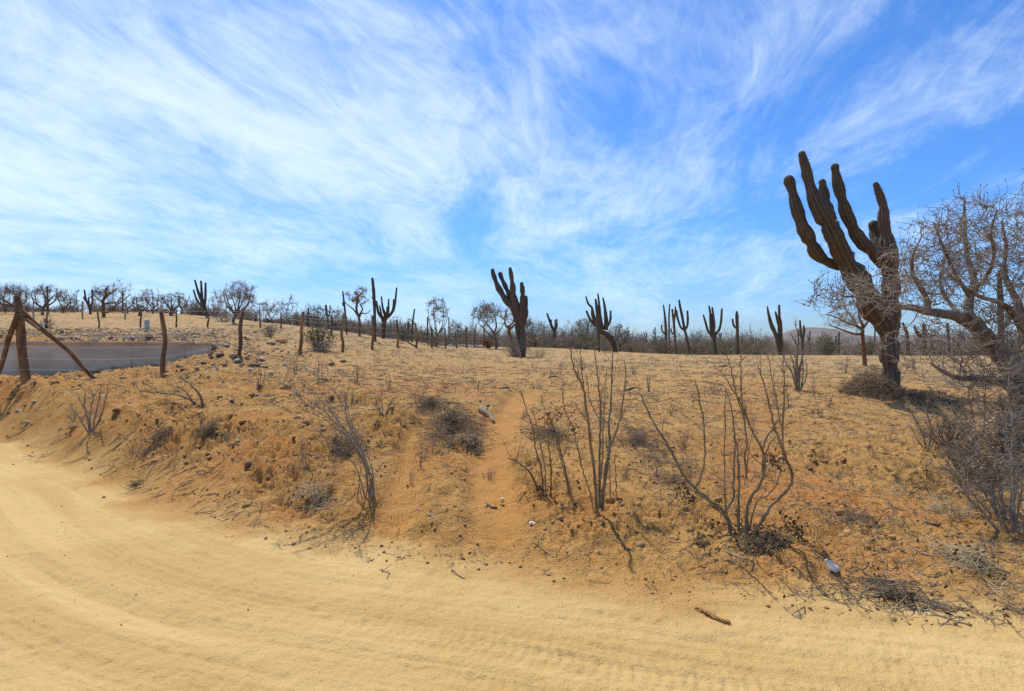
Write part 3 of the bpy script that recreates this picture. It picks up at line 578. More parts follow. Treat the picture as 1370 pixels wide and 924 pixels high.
SMALL = [
 ('cardon with a bent leaning trunk and a crowded crown of upright arms', 47, [[(822.5, 466, 4), (818.7, 454.5, 4.4), (811, 446.8, 4), (804.5, 443.5, 3.6), (799, 434.7, 3.5), (793.5, 421.6, 2.6), (792, 411.8, 1.6), (787, 406, 1.4), (784, 397, 1.1)], [(810.5, 441, 3), (811, 428, 2.8), (809.4, 413, 1.8), (808, 404, 1.4), (806.6, 398, .9)], [(810.5, 439, 2), (812.7, 436, 1.7), (816.5, 428, 1.7), (817, 416, 1.2)], [(801, 437, 2.2), (797, 434.7, 2.2), (790, 428, 1.8), (784.7, 416, 1.3)], [(806, 440, 2.5), (804, 430, 2.5), (802.8, 421.6, 2)]]),
 ('straight slender cardon in front of the bent one', 44, [[(801.7, 471, 1.4), (801, 446, 1.6), (800.3, 437, 3.2), (800.6, 424, 3.3), (798.4, 410.7, 2.2), (796.8, 400, 1.2)], [(801, 428, 2), (802.6, 419, 1.8), (801.7, 407, 1.5), (800, 393, 1.1)]]),
 ('small cardon with thin V-shaped arms rising above grey thicket', 62, [[(742, 450, 2.4), (741.5, 442, 2.4), (738.8, 438, 2), (735.5, 429, 1.6), (732, 419.5, 1.2)], [(741, 441, 1.5), (742.6, 436, 1), (742.6, 428, .9)], [(742.5, 443, 1.5), (745, 435, 1.3), (744.6, 427, 1)], [(737.5, 434, 1.2), (737.5, 428, 1)]]),
 ('slim cardon with one short low hooked arm', 54, [[(890.7, 460, 1.6), (891, 442.5, 1.8), (889.6, 423, 1.5), (887.6, 408, .9)], [(890.5, 447, 1.2), (886, 442.5, 1), (885, 435, .9)]]),
 ('thin bare cardon pole between two branched cardons', 56, [[(896, 462, 1.3), (895.3, 442, 1.2), (895, 423, 1.2), (896, 407, .9)]]),
 ('cardon with a reddish trunk and two close-set upright tips', 45, [[(904.3, 471, 1.7), (902.7, 447, 1.5), (901.6, 431.6, 1.8), (903.3, 418, 1.4), (903.6, 410.5, 1)], [(901.6, 434, 1.4), (900.4, 425, 1.4), (899.4, 414, 1.3)], [(902.6, 448, 1.1), (898.3, 443.6, 1), (897.8, 439.5, .9)]]),
 ('tall cardon shaped like a trident on a slanting trunk', 45, [[(922.4, 471, 1.6), (918.6, 451, 1.6), (915.8, 440, 1.8), (912.6, 423, 1.8), (909.8, 409.7, 1.6), (908.7, 401.5, 1.2)], [(916, 441, 1.5), (919.5, 436, 1.5), (920.2, 426, 1.5), (919.7, 416, 1.3)], [(916, 442, 1.5), (910.4, 437, 1.4), (906.5, 425, 1.4), (905, 415, 1.2)]]),
 ('thick-trunked cardon with a dense middle and two wide curving arms', 45, [[(957, 471, 2.7), (955.3, 451.3, 2.3), (953, 442.6, 3), (952, 431.6, 2.9), (950.3, 418.5, 1.6), (948.5, 409, 1)], [(955, 452, 2), (947.6, 442.6, 1.7), (943.8, 430.5, 1.4), (941.2, 421.5, 1.1)], [(954, 445, 2), (955.3, 436, 2), (954.7, 425, 1.6), (952.9, 411.5, 1.2)], [(956, 452, 2), (957.5, 446, 1.9), (961.8, 441.5, 1.7), (964.6, 430.5, 1.5), (965.7, 413, 1.2)]]),
 ('upright single cardon with one stubby side arm', 45, [[(986.5, 473, 1.7), (987, 455.7, 1.8), (986.5, 439.3, 1.9), (986, 425, 2.2), (985.7, 417, 1.4)], [(986, 440, 1.3), (981.5, 435, 1.4), (980, 427, 1.2)]]),
 ('split cardon with a heavy club-like limb leaning away from its trunk', 45, [[(1044.7, 473, 3), (1044, 453, 3), (1043.4, 433.4, 3), (1042.7, 422.9, 1.8), (1042.4, 408.5, 1.4)], [(1043, 436, 2), (1040.7, 429, 2), (1037.5, 417, 1.1)], [(1043.5, 470, 2.4), (1042, 463.6, 2.5), (1038, 447.8, 2.6), (1032.2, 434.7, 2.6), (1028.3, 420, 1.7), (1026.7, 410, .9)]]),
 ('little three-armed cardon in front of the far hill', 47, [[(1073.6, 471, 1.7), (1074, 451.8, 1.9), (1075.8, 445, 1.6), (1075.3, 435.5, 1.1)], [(1073.8, 454, 1.7), (1071.6, 446.5, 1.7), (1070.3, 429, 1.2)], [(1072, 450, 1), (1068.4, 446, 1), (1067.8, 441.5, 1)]]),
 ('cardon with four fingers curving up on the grassy rise', 58, [[(277.8, 428, 1.6), (276, 417.5, 2), (272.3, 408.8, 2.6), (269.6, 401, 2.3), (265, 390, 1.7), (260.8, 374.8, 1.1)], [(272, 410, 1.6), (266.3, 405.5, 1.6), (262.4, 399, 1.3), (259, 388, 1)], [(271.5, 406, 1.8), (270.4, 399, 1.8), (269.6, 387, 1.5), (269, 376, 1.2)], [(273.5, 411, 1.6), (274.6, 402, 1.6), (275, 390, 1.5), (275, 378.5, 1.2)]]),
 ('small candelabra cardon beside the gnarled red-barked tree', 62, [[(120.8, 418, 1.6), (120, 410, 1.9), (115.5, 402, 1.3), (112.8, 388, 1)], [(120.5, 411, 1.4), (123.4, 405, 1.2), (123.7, 400, 1.2), (123.2, 388, 1.1)], [(119.6, 409, 1.1), (118.8, 404, 1), (118.6, 398, .9)], [(115, 403, .9), (112.6, 400, .9), (112, 397, .8)]]),
 ('single dark cardon column among twiggy trees behind the corner post', 62, [[(64, 416, 1.3), (63.6, 400, 1.3), (63, 383.5, 1.1)]]),
 ('single thin cardon column between the red-barked tree and a grey post', 66, [[(164.6, 419, .9), (164.3, 405, 1), (164, 390, .9)]]),
 ('tall unbranched cardon beside a fence post with a small bump', 31, [[(502, 457, 1.8), (501.4, 425, 1.9), (500.8, 405.5, 2.1), (499.5, 386, 2.1), (498.2, 372.5, 1.7)], [(500.4, 400, 1), (498.2, 397.8, 1.2)]]),
 ('wide candelabra cardon with many upturned arms behind the tall pole cactus', 41, [[(512.8, 450, 2.5), (514, 429.6, 2.9), (515.5, 421.8, 2.4), (512.2, 412.6, 1.5), (510.2, 397, 1)], [(513, 430, 2), (511, 424.4, 2.3), (506.3, 417.8, 1.9), (503.6, 403, 1.2)], [(511, 425, 1.4), (510, 419, 1.3), (507.8, 409, 1)], [(516.5, 424, 1.6), (519.4, 417.8, 1.5), (520, 400.4, 1)], [(514, 430, 2), (516.8, 425.7, 2.2), (523.4, 419, 1.9), (528, 408.6, 1.6), (530.6, 385, 1.1)], [(524, 418, 1.2), (526, 410, 1.1), (526.6, 400.4, 1)], [(518, 420, 1.4), (518, 411, 1.3)]]),
 ('slanting bare cardon pole behind the fence', 45, [[(551, 450, 1.2), (552.3, 429.6, 1.3), (554.6, 413.5, .9)]]),
 ('short upright cardon pole beside the bare round-crowned sapling', 48, [[(572, 452, 1), (572, 436, 1.1), (572, 424, .9)]]),
 ('thin cardon pole standing behind the row of far fence posts', 58, [[(600.5, 448, .9), (600.5, 436, .9), (600.6, 424.5, .8)]]),
 ('thick stubby cardon stump in greenish brush', 45, [[(545.7, 450, 1.6), (546, 440, 1.7), (546.4, 431.5, 1.3)]]),
 ('slim cardon spire with a short spur in front of the twisted bare tree', 38, [[(463.8, 445, 1.2), (461.8, 418.4, 1.3), (460.5, 405.5, 1.3), (458.6, 389.5, .9)], [(461.6, 410, .9), (459, 408, 1), (458.4, 404.5, .8)]]),
 ('stubby two-fingered cardon showing above the scrub', 56, [[(439, 430, 1.5), (437, 418.4, 1.7), (436, 408.4, 1.4)], [(438.5, 424, 1.2), (441, 419.7, 1), (441.7, 409, .9)]]),
 ('short cardon column above the scrub behind a leaning fence post', 58, [[(412.5, 428, 1.1), (412.7, 420, 1.1), (412.7, 412, 1.1)]]),
 ('leaning reddish cardon snag seen under the big tree limb', 45, [[(1214.6, 474, 2.3), (1213.6, 449, 2.2), (1210.5, 438, 1.8), (1207.8, 432, 1.3)]]),
 ('stout blunt cardon stub seen under the big tree limb', 47, [[(1237, 472, 2.4), (1237, 450, 2.5), (1236, 434, 2.4)], [(1236, 452, 2), (1228, 447, 2), (1224, 437, 1.8)]]),
 ('dark straight cardon post far under the big tree limb', 48, [[(1270, 474, 1.6), (1269, 450, 1.7), (1267.8, 432.5, 1.5)]]),
 ('tall cardon column half hidden by the big bare tree crown', 19, [[(1341, 500, 5.2), (1340, 465, 5), (1338, 398, 4.4), (1337, 363, 3.2)], [(1340, 440, 3), (1349, 428, 3.4), (1352, 412, 3)]]),
 ('tiny distant cardon spike beside a bushy patch of thicket', 70, [[(876.4, 452, .9), (876.4, 438, .8)], [(876, 447, .7), (874.2, 445, .7), (874, 441, .6)]]),
 ('tiny distant forked cardon behind the wide-armed cardon', 66, [[(963, 456, 1), (963, 446, 1)], [(963, 452, .8), (965, 449, .8), (965.2, 445, .7)]]),
 ('tiny distant cardon clump near the bent-trunk cardon', 66, [[(865, 457, 1.1), (865, 445.5, .9)], [(865, 452, .8), (862.6, 449, .8), (862.4, 446, .7)]]),
 ('faint grey cardon pair beside the green bush under the hill', 58, [[(1122, 470, 1.1), (1122.5, 445, 1.1)], [(1122, 462, .9), (1119, 458, .9), (1118.6, 449, .8)]]),
 ('thin cardon standing on the plain right of the small orange-trunk tree', 62, [[(1170.5, 466, .9), (1170.5, 441, .9)]]),
 ('thin cardon spike left of the little three-armed one', 64, [[(1083, 468, .9), (1083.4, 443, .8)], [(1083, 456, .7), (1081, 452, .7), (1080.8, 448, .6)]]),
]
for i, (lab, d, L) in enumerate(SMALL):
    big = max(q[2] for l in L for q in l) > 2
    cactus(lab, d, L, k=22 if d < 25 else (18 if big else 12), ribs=9 if big else 6, ribd=.2, spread=.7, seed=20 + i, bark=1 if i in (5, 24) else 0)

# ------------------------------------------------------------------ bare trees
def branch_out(nodes, nrad, targets, rnd, rmin, rscale, twiglets, tw_len, kink=.12):
    """join every target point to the nearest wood with a crooked branch; returns sticks (thin wood) and the tips"""
    N = [np.asarray(n, float) for n in nodes]; R = list(nrad); A = []; B = []; ra = []; rb = []; tips = []
    N = np.array(N); R = np.array(R); targets = np.asarray(targets)
    d0 = np.array([np.min(np.linalg.norm(N - t, axis=1)) for t in targets]); order = np.argsort(d0)
    for ti in order:
        t = targets[ti]; d = np.linalg.norm(N - t, axis=1); j = int(np.argmin(d + rnd.uniform(0, .15, len(d)) * d)); L = d[j]
        if L < 1e-3: continue
        s = max(3, min(7, int(L / max(tw_len, .02)) + 2)); f = np.linspace(0, 1, s + 1)[:, None]
        pts = N[j] * (1 - f) + t * f; pts[1:-1] += rnd.normal(size=(s - 1, 3)) * L * kink; pts[:, 2] += np.sin(f[:, 0] * PI) * -L * .08
        r0 = min(R[j] * .8, rmin + rscale * L); rr = np.linspace(r0, rmin, s + 1)
        A.append(pts[:-1]); B.append(pts[1:]); ra.append(rr[:-1]); rb.append(rr[1:]); tips.append(t)
        N = np.vstack([N, pts[1:]]); R = np.concatenate([R, rr[1:]])
    A = np.vstack(A); B = np.vstack(B); ra = np.concatenate(ra); rb = np.concatenate(rb)
    if twiglets:
        m = len(A); q = rnd.integers(0, m, int(twiglets * m)); f = rnd.uniform(0, 1, (len(q), 1)); st = A[q] * (1 - f) + B[q] * f
        D = (B - A)[q]; D /= np.linalg.norm(D, axis=1, keepdims=True) + 1e-9; D = D * .7 + rnd.normal(size=D.shape) * .75; D[:, 2] += .25; D /= np.linalg.norm(D, axis=1, keepdims=True)
        L = tw_len * rnd.uniform(.4, 1.4, (len(q), 1)); mid = st + D * L * .5; D2 = D + rnd.normal(size=D.shape) * .5; D2 /= np.linalg.norm(D2, axis=1, keepdims=True); en = mid + D2 * L * .5
        A = np.vstack([A, st, mid]); B = np.vstack([B, mid, en]); k = np.full(len(q), rmin)
        ra = np.concatenate([ra, k, k * .8]); rb = np.concatenate([rb, k * .8, k * .45]); tips = np.vstack([np.array(tips), en])
    return A, B, ra, rb, np.array(tips)
def octa(M, C, r, rnd, a=0.0):
    C = np.asarray(C); n = len(C); base = np.array([(1, 0, 0), (-1, 0, 0), (0, 1, 0), (0, -1, 0), (0, 0, 1.5), (0, 0, -1.2)])
    V = C[:, None] + base[None] * (np.asarray(r).reshape(-1, 1, 1) * rnd.uniform(.6, 1.2, (n, 1, 1))) + rnd.normal(size=(n, 6, 3)) * np.asarray(r).reshape(-1, 1, 1) * .25
    f = np.array([(0, 2, 4), (2, 1, 4), (1, 3, 4), (3, 0, 4), (2, 0, 5), (1, 2, 5), (3, 1, 5), (0, 3, 5)]); M.add(V.reshape(-1, 3), None, (f[None] + (np.arange(n) * 6)[:, None, None]).reshape(-1, 3), a)
def leaves(M, C, size, rnd):
    C = np.asarray(C); n = len(C); a = rnd.normal(size=(n, 3)); a /= np.linalg.norm(a, axis=1, keepdims=True); b = np.cross(a, rnd.normal(size=(n, 3))); b /= np.linalg.norm(b, axis=1, keepdims=True)
    s = size * rnd.uniform(.5, 1.3, (n, 1)); V = np.stack([C, C + a * s * .5 + b * s * .3, C + a * s, C + a * s * .5 - b * s * .3], 1).reshape(-1, 3)
    M.add(V, (np.arange(4)[None] + (np.arange(n) * 4)[:, None]))
def in_ellipsoid(n, c, r, rnd, shell=.35):
    v = rnd.normal(size=(n, 3)); v /= np.linalg.norm(v, axis=1, keepdims=True); f = (shell + (1 - shell) * rnd.uniform(0, 1, (n, 1)) ** .45); return np.asarray(c) + v * f * np.asarray(r)
def bare_tree(label, d, base, crown, limbs=(), seed=0, n=46, tw=2.2, trunk_hw=1.4, bark=BARK_DK, twig=TWIG_DK, rmin=.011, group=None, green=0, name='bare_tree', nmain=4, fork=.35, squash=1.0, twlen=None):
    """crown = (x0, x1, y0, y1) in photo pixels at distance d"""
    rnd = np.random.default_rng(seed); x = (base[0] - CX) / F * d; z = h1(x, d); root = thing(name, label, 'tree', (x, d, z), group)
    x0, x1, y0, y1 = crown; cc = P((x0 + x1) / 2, (y0 + y1) / 2, d); rx = (x1 - x0) / 2 / F * d; rz = (y1 - y0) / 2 / F * d; ry = rx * .85
    r0 = trunk_hw / F * d; M = Mesh(); nodes = []; nr = []
    b = np.array([x, d, z - .1]); fk = b + (cc - b) * fork + np.array([rnd.normal() * .08, 0, 0]); fk[2] = max(fk[2], z + .3)
    if limbs:
        mains = [np.array([P(px, py, d + off * (j / (len(L) - 1))) for j, (px, py) in enumerate(L)]) for L, off in limbs]; tr = mains[0]; tr = np.vstack([[tr[0][0], tr[0][1], min(tr[0][2], h1(tr[0][0], tr[0][1])) - .1], tr])
        mains = [tr] + mains[1:]
    else:
        mains = [np.vstack([b, b * .5 + fk * .5 + rnd.normal(size=3) * r0 * .6, fk])]
        for q in range(nmain):
            an = q * 2 * PI / nmain + rnd.uniform(-.4, .4); e = cc + np.array([math.cos(an) * rx * .72, math.sin(an) * ry * .72, rz * rnd.uniform(-.1, .65)]); m1 = fk * .55 + e * .45 + np.array([math.cos(an) * rx * .18, math.sin(an) * ry * .18, -rz * .12]) + rnd.normal(size=3) * rx * .08
            mains.append(np.vstack([fk, m1, e]))
    for q, L in enumerate(mains):
        C = catmull(L, 6); rr = np.linspace(r0 * (1 if q == 0 else .66), r0 * (.72 if q == 0 else .2), len(C)); rr = np.maximum(rr, rmin * 1.3)
        if q == 0 and len(rr) > 3: rr[:3] *= np.array([1.35, 1.15, 1.05])
        m = Mesh(); m.tube(C, rr, 8, wob=.15, seed=q + seed); m.build('trunk' if q == 0 else 'limb', bark, root)
        s0 = len(C) // 2 if q == 0 else 2
        nodes += list(C[s0:]); nr += list(rr[s0:])
    sub = in_ellipsoid(6, cc, (rx * .62, ry * .62, rz * .6), rnd, .5); T = np.vstack([in_ellipsoid(max(3, int(n / 6 * rnd.uniform(.5, 1.5))), q, np.array((rx, ry, rz)) * rnd.uniform(.42, .78), rnd, .15) for q in sub] + [in_ellipsoid(n // 4, cc, (rx, ry, rz), rnd, .6)])
    A, B, ra, rb, tips = branch_out(nodes, nr, T, rnd, rmin, .02, tw, twlen or rx * .30)
    K = Mesh(); K.sticks(A, B, ra, rb, 3); K.build('crown', twig, root)
    if green:
        g = Mesh(); s = tips[rnd.choice(len(tips), min(len(tips), green))]; s = s[s[:, 0] < cc[0] + rx * .1]; leaves(g, np.repeat(s, 4, 0) + rnd.normal(size=(len(s) * 4, 3)) * .16, .16, rnd); g.build('foliage', LEAF_GREEN, root)
    return root
TREES = [
 ('gnarled red-barked bare tree with a low limb sweeping sideways', 56, (139, 430), (120, 172, 378, 408), dict(limbs=[([(139, 430), (138.5, 415), (138, 402), (143, 395)], 0), ([(143, 395), (150, 391), (157, 385)], .6), ([(139, 418), (147, 416), (156, 408), (166, 401), (174, 394)], -.5), ([(138, 404), (132, 400), (124, 392)], .4), ([(140, 406), (150, 405), (160, 405)], -.3), ([(143, 395), (141, 388), (145, 382)], 0)], trunk_hw=2.3, bark=BARK_RED, n=60)),
 ('round-crowned bare tree standing alone on the open slope', 44, (315, 439), (288, 343, 374, 412), dict(trunk_hw=2.3, n=95, nmain=6, fork=.34, tw=2.6, twig=TWIG)),
 ('flat-topped bare tree with thick short trunk', 60, (231, 424), (213, 247, 391, 412), dict(trunk_hw=2.2, n=50, nmain=5)),
 ('tangled bare tree right of the grey post', 58, (187, 422), (177, 208, 391, 414), dict(trunk_hw=1.8, n=55)),
 ('leaning wispy bare tree between two trunks', 64, (171, 420), (160, 184, 390, 412), dict(trunk_hw=1.1, n=36)),
 ('broad bare tree with brownish crown behind the corner post', 62, (26, 418), (-22, 44, 380, 404), dict(trunk_hw=2.2, n=80, nmain=6)),
 ('dark spreading bare tree behind the single cactus column', 60, (58, 419), (38, 80, 380, 405), dict(trunk_hw=2.0, n=70, nmain=6)),
 ('low spreading bare tree beyond a thin fence stick', 66, (84, 418), (72, 100, 391, 410), dict(trunk_hw=1.4, n=40)),
 ('faint little bare tree left of the four-fingered cactus', 66, (256, 424), (246, 267, 400, 418), dict(trunk_hw=1.0, n=34)),
 ('twisted bare tree with a bald zigzag trunk and long side limb', 38, (481, 446), (463, 496, 384, 408), dict(limbs=[([(481, 448), (481, 432), (480, 424), (477, 414), (478, 402), (479, 396), (475, 391)], 0), ([(480, 424), (473, 414), (466, 408), (458, 401)], .5), ([(481, 424), (484, 419), (491, 419), (496, 414)], -.4), ([(481, 421), (485, 413), (482, 407), (489, 404)], .3), ([(479, 397), (484, 391), (487, 387)], -.2)], trunk_hw=2.0, n=60, twig=TWIG)),
 ('slender bare sapling with an airy fan-shaped crown', 37, (583, 455), (566, 606, 398, 432), dict(trunk_hw=1.2, n=60, nmain=6, fork=.34, twig=TWIG)),
 ('bare bushy tree with a few olive leaves by the fence end', 44, (664, 462), (630, 682, 403, 442), dict(limbs=[([(664, 463), (663, 452), (660, 444)], 0), ([(663, 455), (656, 449), (648, 440), (640, 432)], .5), ([(660, 444), (652, 434), (645, 426)], -.6), ([(661, 446), (664, 436), (662, 424), (655, 412)], .2), ([(662, 448), (670, 440), (676, 428)], .6)], trunk_hw=2.0, n=110, green=70, twig=TWIG)),
 ('bent reddish dead trunk with crooked limbs behind the five-armed cactus', 38, (686, 465), (664, 712, 408, 438), dict(limbs=[([(686, 466), (684, 452), (681, 443), (681, 436)], 0), ([(681, 440), (676, 434), (675, 427), (668, 422)], .4), ([(681, 437), (687, 430), (688, 422)], -.4), ([(682, 440), (694, 430), (706, 424)], .9)], trunk_hw=2.4, bark=BARK_RED, n=50, twig=TWIG)),
 ('grey bare tree with a dense round head in the thicket', 60, (784, 455), (768, 800, 424, 446), dict(trunk_hw=1.3, n=70, nmain=5)),
 ('dark bushy tree behind the bent-trunk cactus', 56, (830, 462), (816, 844, 434, 458), dict(trunk_hw=1.5, n=80, nmain=6, green=60)),
 ('small tree with a smooth orange trunk and thin zigzag branches', 24.5, (1156, 486), (1098, 1170, 398, 446), dict(limbs=[([(1157, 487), (1155.5, 465), (1154, 445), (1154, 438)], 0), ([(1154, 440), (1146, 436), (1134, 432), (1120, 425), (1106, 420)], .4), ([(1154, 446), (1147, 447), (1138, 445), (1124, 440), (1110, 435)], -.5), ([(1154, 439), (1159, 433), (1162, 427), (1165, 418)], .2), ([(1146, 436), (1140, 424), (1130, 412)], .6), ([(1155, 437), (1150, 424), (1148, 408)], -.5)], trunk_hw=3.0, bark=BARK_RED, n=90, twig=TWIG, rmin=.006, twlen=.22)),
]
EXTRA = [(8, 66, 40, 26, 'low crooked bare tree filling the gap left of the broad brownish tree'), (98, 70, 26, 22, 'sparse bare tree between the low spreading tree and the candelabra cardon'), (152, 70, 30, 30, 'tall thin bare tree behind the gnarled red-barked one'), (205, 64, 24, 24, 'spindly bare tree between the tangled and the flat-topped trees'), (219, 72, 22, 18, 'small bare tree just behind the flat-topped tree'), (243, 70, 22, 20, 'small bare tree with a lopsided crown right of the flat-topped tree'), (285, 60, 24, 20, 'thin bare tree beside the four-fingered cardon'), (340, 58, 26, 20, 'low bare tree right of the round-crowned tree'), (365, 56, 28, 22, 'bare thorn tree behind two thin fence sticks'), (388, 54, 24, 24, 'wispy bare thorn tree right of the thin fence sticks'), (422, 54, 30, 22, 'bare thorn tree left of the two-fingered cardon'), (450, 50, 24, 22, 'bare thorn tree behind the slim cardon spire'), (540, 52, 34, 22, 'grey bare tree behind the slanting cardon pole'), (615, 56, 26, 22, 'small pale bare tree behind the far fence posts'), (716, 58, 40, 26, 'grey bare tree right of the five-armed cardon'), (760, 60, 34, 26, 'grey bare tree right of the small V-armed cardon'), (1000, 60, 40, 20, 'pale bare thorn tree right of the single stubby-armed cardon'), (930, 60, 30, 20, 'pale bare thorn tree beside the trident cardon')]
for k, (px, d, w_, h_, lab) in enumerate(EXTRA):
    rn = random.Random(k); zg = h1((px - CX) / F * d, d); by = HY - (zg - EYE) * F / d; lean = rn.uniform(-6, 6); up = rn.uniform(.18, .4) * h_
    TREES.append((lab, d, (px, by), (px + lean - w_ * .6, px + lean + w_ * .6, by - h_ * 1.55, by - up), dict(trunk_hw=rn.uniform(.8, 1.5), n=rn.randint(30, 60), nmain=rn.randint(3, 6), fork=rn.uniform(.2, .45), twig=rn.choice([TWIG, TWIG_DK, TWIG_FAR]), tw=2.4)))
for i, (lab, d, b, c, kw) in enumerate(TREES): bare_tree(lab, d, b, c, seed=300 + i, **kw)

# the big bare tree at the road side
def big_tree():
    rnd = np.random.default_rng(77); d = 7.2; x = (1380 - CX) / F * d; z = h1(x, d); root = thing('bare_tree', 'big gnarled bare tree with a thick pale limb reaching across the cardon', 'tree', (x, d, z))
    L = [ # (points px,py,half width), depth drift
     ([(1384, 650, 19), (1378, 600, 17), (1374, 560, 16.5), (1369, 525, 16), (1357, 495, 15), (1337, 472, 12.5), (1318, 452, 11), (1303, 431, 9.5)], 0.0),
     ([(1306, 438, 8), (1286, 425, 7.6), (1264, 420, 5.6), (1239, 416, 5), (1219, 411, 4.2), (1200, 410, 3.2), (1182, 404, 2.2), (1160, 398, 1.4), (1128, 396, .9)], -.5),
     ([(1243, 416, 3.6), (1241, 405, 3.6), (1236, 391, 3.4), (1226, 376, 3), (1220, 360, 2.4), (1222, 340, 1.6), (1232, 318, 1)], -.4),
     ([(1302, 434, 7), (1296, 416, 6), (1297, 398, 5.2), (1304, 386, 4.6), (1301, 365, 3.8), (1294, 342, 3), (1291, 310, 2.2), (1290, 270, 1.2)], .5),
     ([(1304, 388, 3), (1322, 366, 2.6), (1330, 340, 2.1), (1326, 310, 1.5), (1334, 280, .9)], -.7),
     ([(1372, 530, 12), (1375, 480, 9), (1368, 440, 6.5), (1362, 406, 5), (1352, 386, 3.8), (1343, 362, 3), (1346, 330, 2.2), (1340, 296, 1.2)], .6),
     ([(1368, 440, 4.5), (1352, 416, 4), (1336, 404, 3.3), (1312, 397, 2.6), (1290, 384, 1.9), (1268, 366, 1.2)], -.8),
     ([(1374, 470, 7), (1392, 430, 6), (1402, 390, 5), (1396, 340, 3.6), (1384, 300, 2.4), (1372, 252, 1.2)], -.3),
     ([(1392, 430, 5), (1424, 390, 4), (1448, 350, 3), (1460, 300, 1.6)], .4),
     ([(1368, 545, 7), (1356, 522, 6), (1336, 511, 5), (1310, 505, 4.2), (1285, 506, 3.2), (1262, 497, 2.4), (1246, 486, 1.4)], -.6),
     ([(1285, 424, 3), (1270, 404, 2.4), (1258, 382, 2), (1262, 352, 1.5), (1272, 322, 1)], .7),
     ([(1297, 396, 3), (1282, 372, 2.4), (1266, 340, 1.7), (1250, 300, 1)], -.3),
    ]
    nodes = []; nr = []
    for q, (pts, off) in enumerate(L):
        n = len(pts); w4 = []
        for j, (px, py, hw) in enumerate(pts):
            dd = d + off * (j / (n - 1)); w4.append(np.append(P(px, py, dd), hw / F * dd))
        if q == 0: w4[0][2] = min(w4[0][2], z) - .12
        C = catmull(w4, 7); M = Mesh(); M.tube(C[:, :3], np.maximum(C[:, 3], .005), 14 if q < 2 else 9, wob=.17, seed=q + 5); M.build('trunk' if q == 0 else 'limb', BARK, root)
        s0 = int(len(C) * .3); keep = C[s0:] if q else C[-4:]
        nodes += list(keep[:, :3]); nr += list(keep[:, 3])
    T = []
    for (px, py, rx, ry, off, n) in ((1300, 338, 80, 82, 0, 240), (1245, 352, 55, 62, -.2, 95), (1165, 390, 84, 36, -.4, 95), (1365, 330, 55, 92, .1, 170), (1440, 340, 60, 80, 0, 70), (1320, 440, 60, 40, .1, 100), (1255, 465, 56, 36, -.3, 70), (1330, 505, 50, 36, -.4, 60)):
        c = P(px, py, d + off); T.append(in_ellipsoid(n, c, (rx / F * d, .75, ry / F * d), rnd, .1))
    T = np.vstack(T)
    A, B, ra, rb, tips = branch_out(nodes, nr, T, rnd, .0038, .016, 1.55, .19, kink=.13)
    K = Mesh(); K.sticks(A, B, ra, rb, 4); K.build('twigs', TWIG, root)
    bd = Mesh(); sel = tips[rnd.uniform(0, 1, len(tips)) < .8]; octa(bd, sel, np.full(len(sel), .0068), rnd)
    q = rnd.integers(0, len(A), 1500); f = rnd.uniform(0, 1, (1500, 1)); octa(bd, A[q] * (1 - f) + B[q] * f + rnd.normal(size=(1500, 3)) * .006, np.full(1500, .006), rnd); tag(bd.build('buds', BUD, root), kind='stuff')
big_tree()

# ------------------------------------------------------------------ far thicket (reads as one mass) and single bushes
def bush_sticks(cx, cy, cz, rx, h, n, rnd, r, sub=2, ry=None):
    """stems fanning out of one base plus side twigs; arrays of stick ends"""
    ry = rx if ry is None else ry; an = rnd.uniform(0, 2 * PI, n); q = rnd.uniform(0, 1, n) ** .6
    b = np.stack([cx + np.cos(an) * rx * .25 * q, cy + np.sin(an) * ry * .25 * q, np.full(n, cz - .05)], 1)
    e = np.stack([cx + np.cos(an) * rx * q, cy + np.sin(an) * ry * q, cz + h * (1 - .55 * q ** 2) * rnd.uniform(.55, 1.0, n)], 1)
    m = b * .5 + e * .5 + rnd.normal(size=(n, 3)) * h * .06; m[:, 2] += h * .06
    A = [b, m]; B = [m, e]; R0 = [np.full(n, r), np.full(n, r * .8)]; R1 = [np.full(n, r * .8), np.full(n, r * .4)]
    for _ in range(sub):
        f = rnd.uniform(.1, 1, (n, 1)); s = m * (1 - f) + e * f; D = (e - b); D /= np.linalg.norm(D, axis=1, keepdims=True); D = D + rnd.normal(size=(n, 3)) * .65; D /= np.linalg.norm(D, axis=1, keepdims=True)
        A.append(s); B.append(s + D * h * rnd.uniform(.12, .35, (n, 1))); R0.append(np.full(n, r * .7)); R1.append(np.full(n, r * .35))
    return np.vstack(A), np.vstack(B), np.concatenate(R0), np.concatenate(R1)
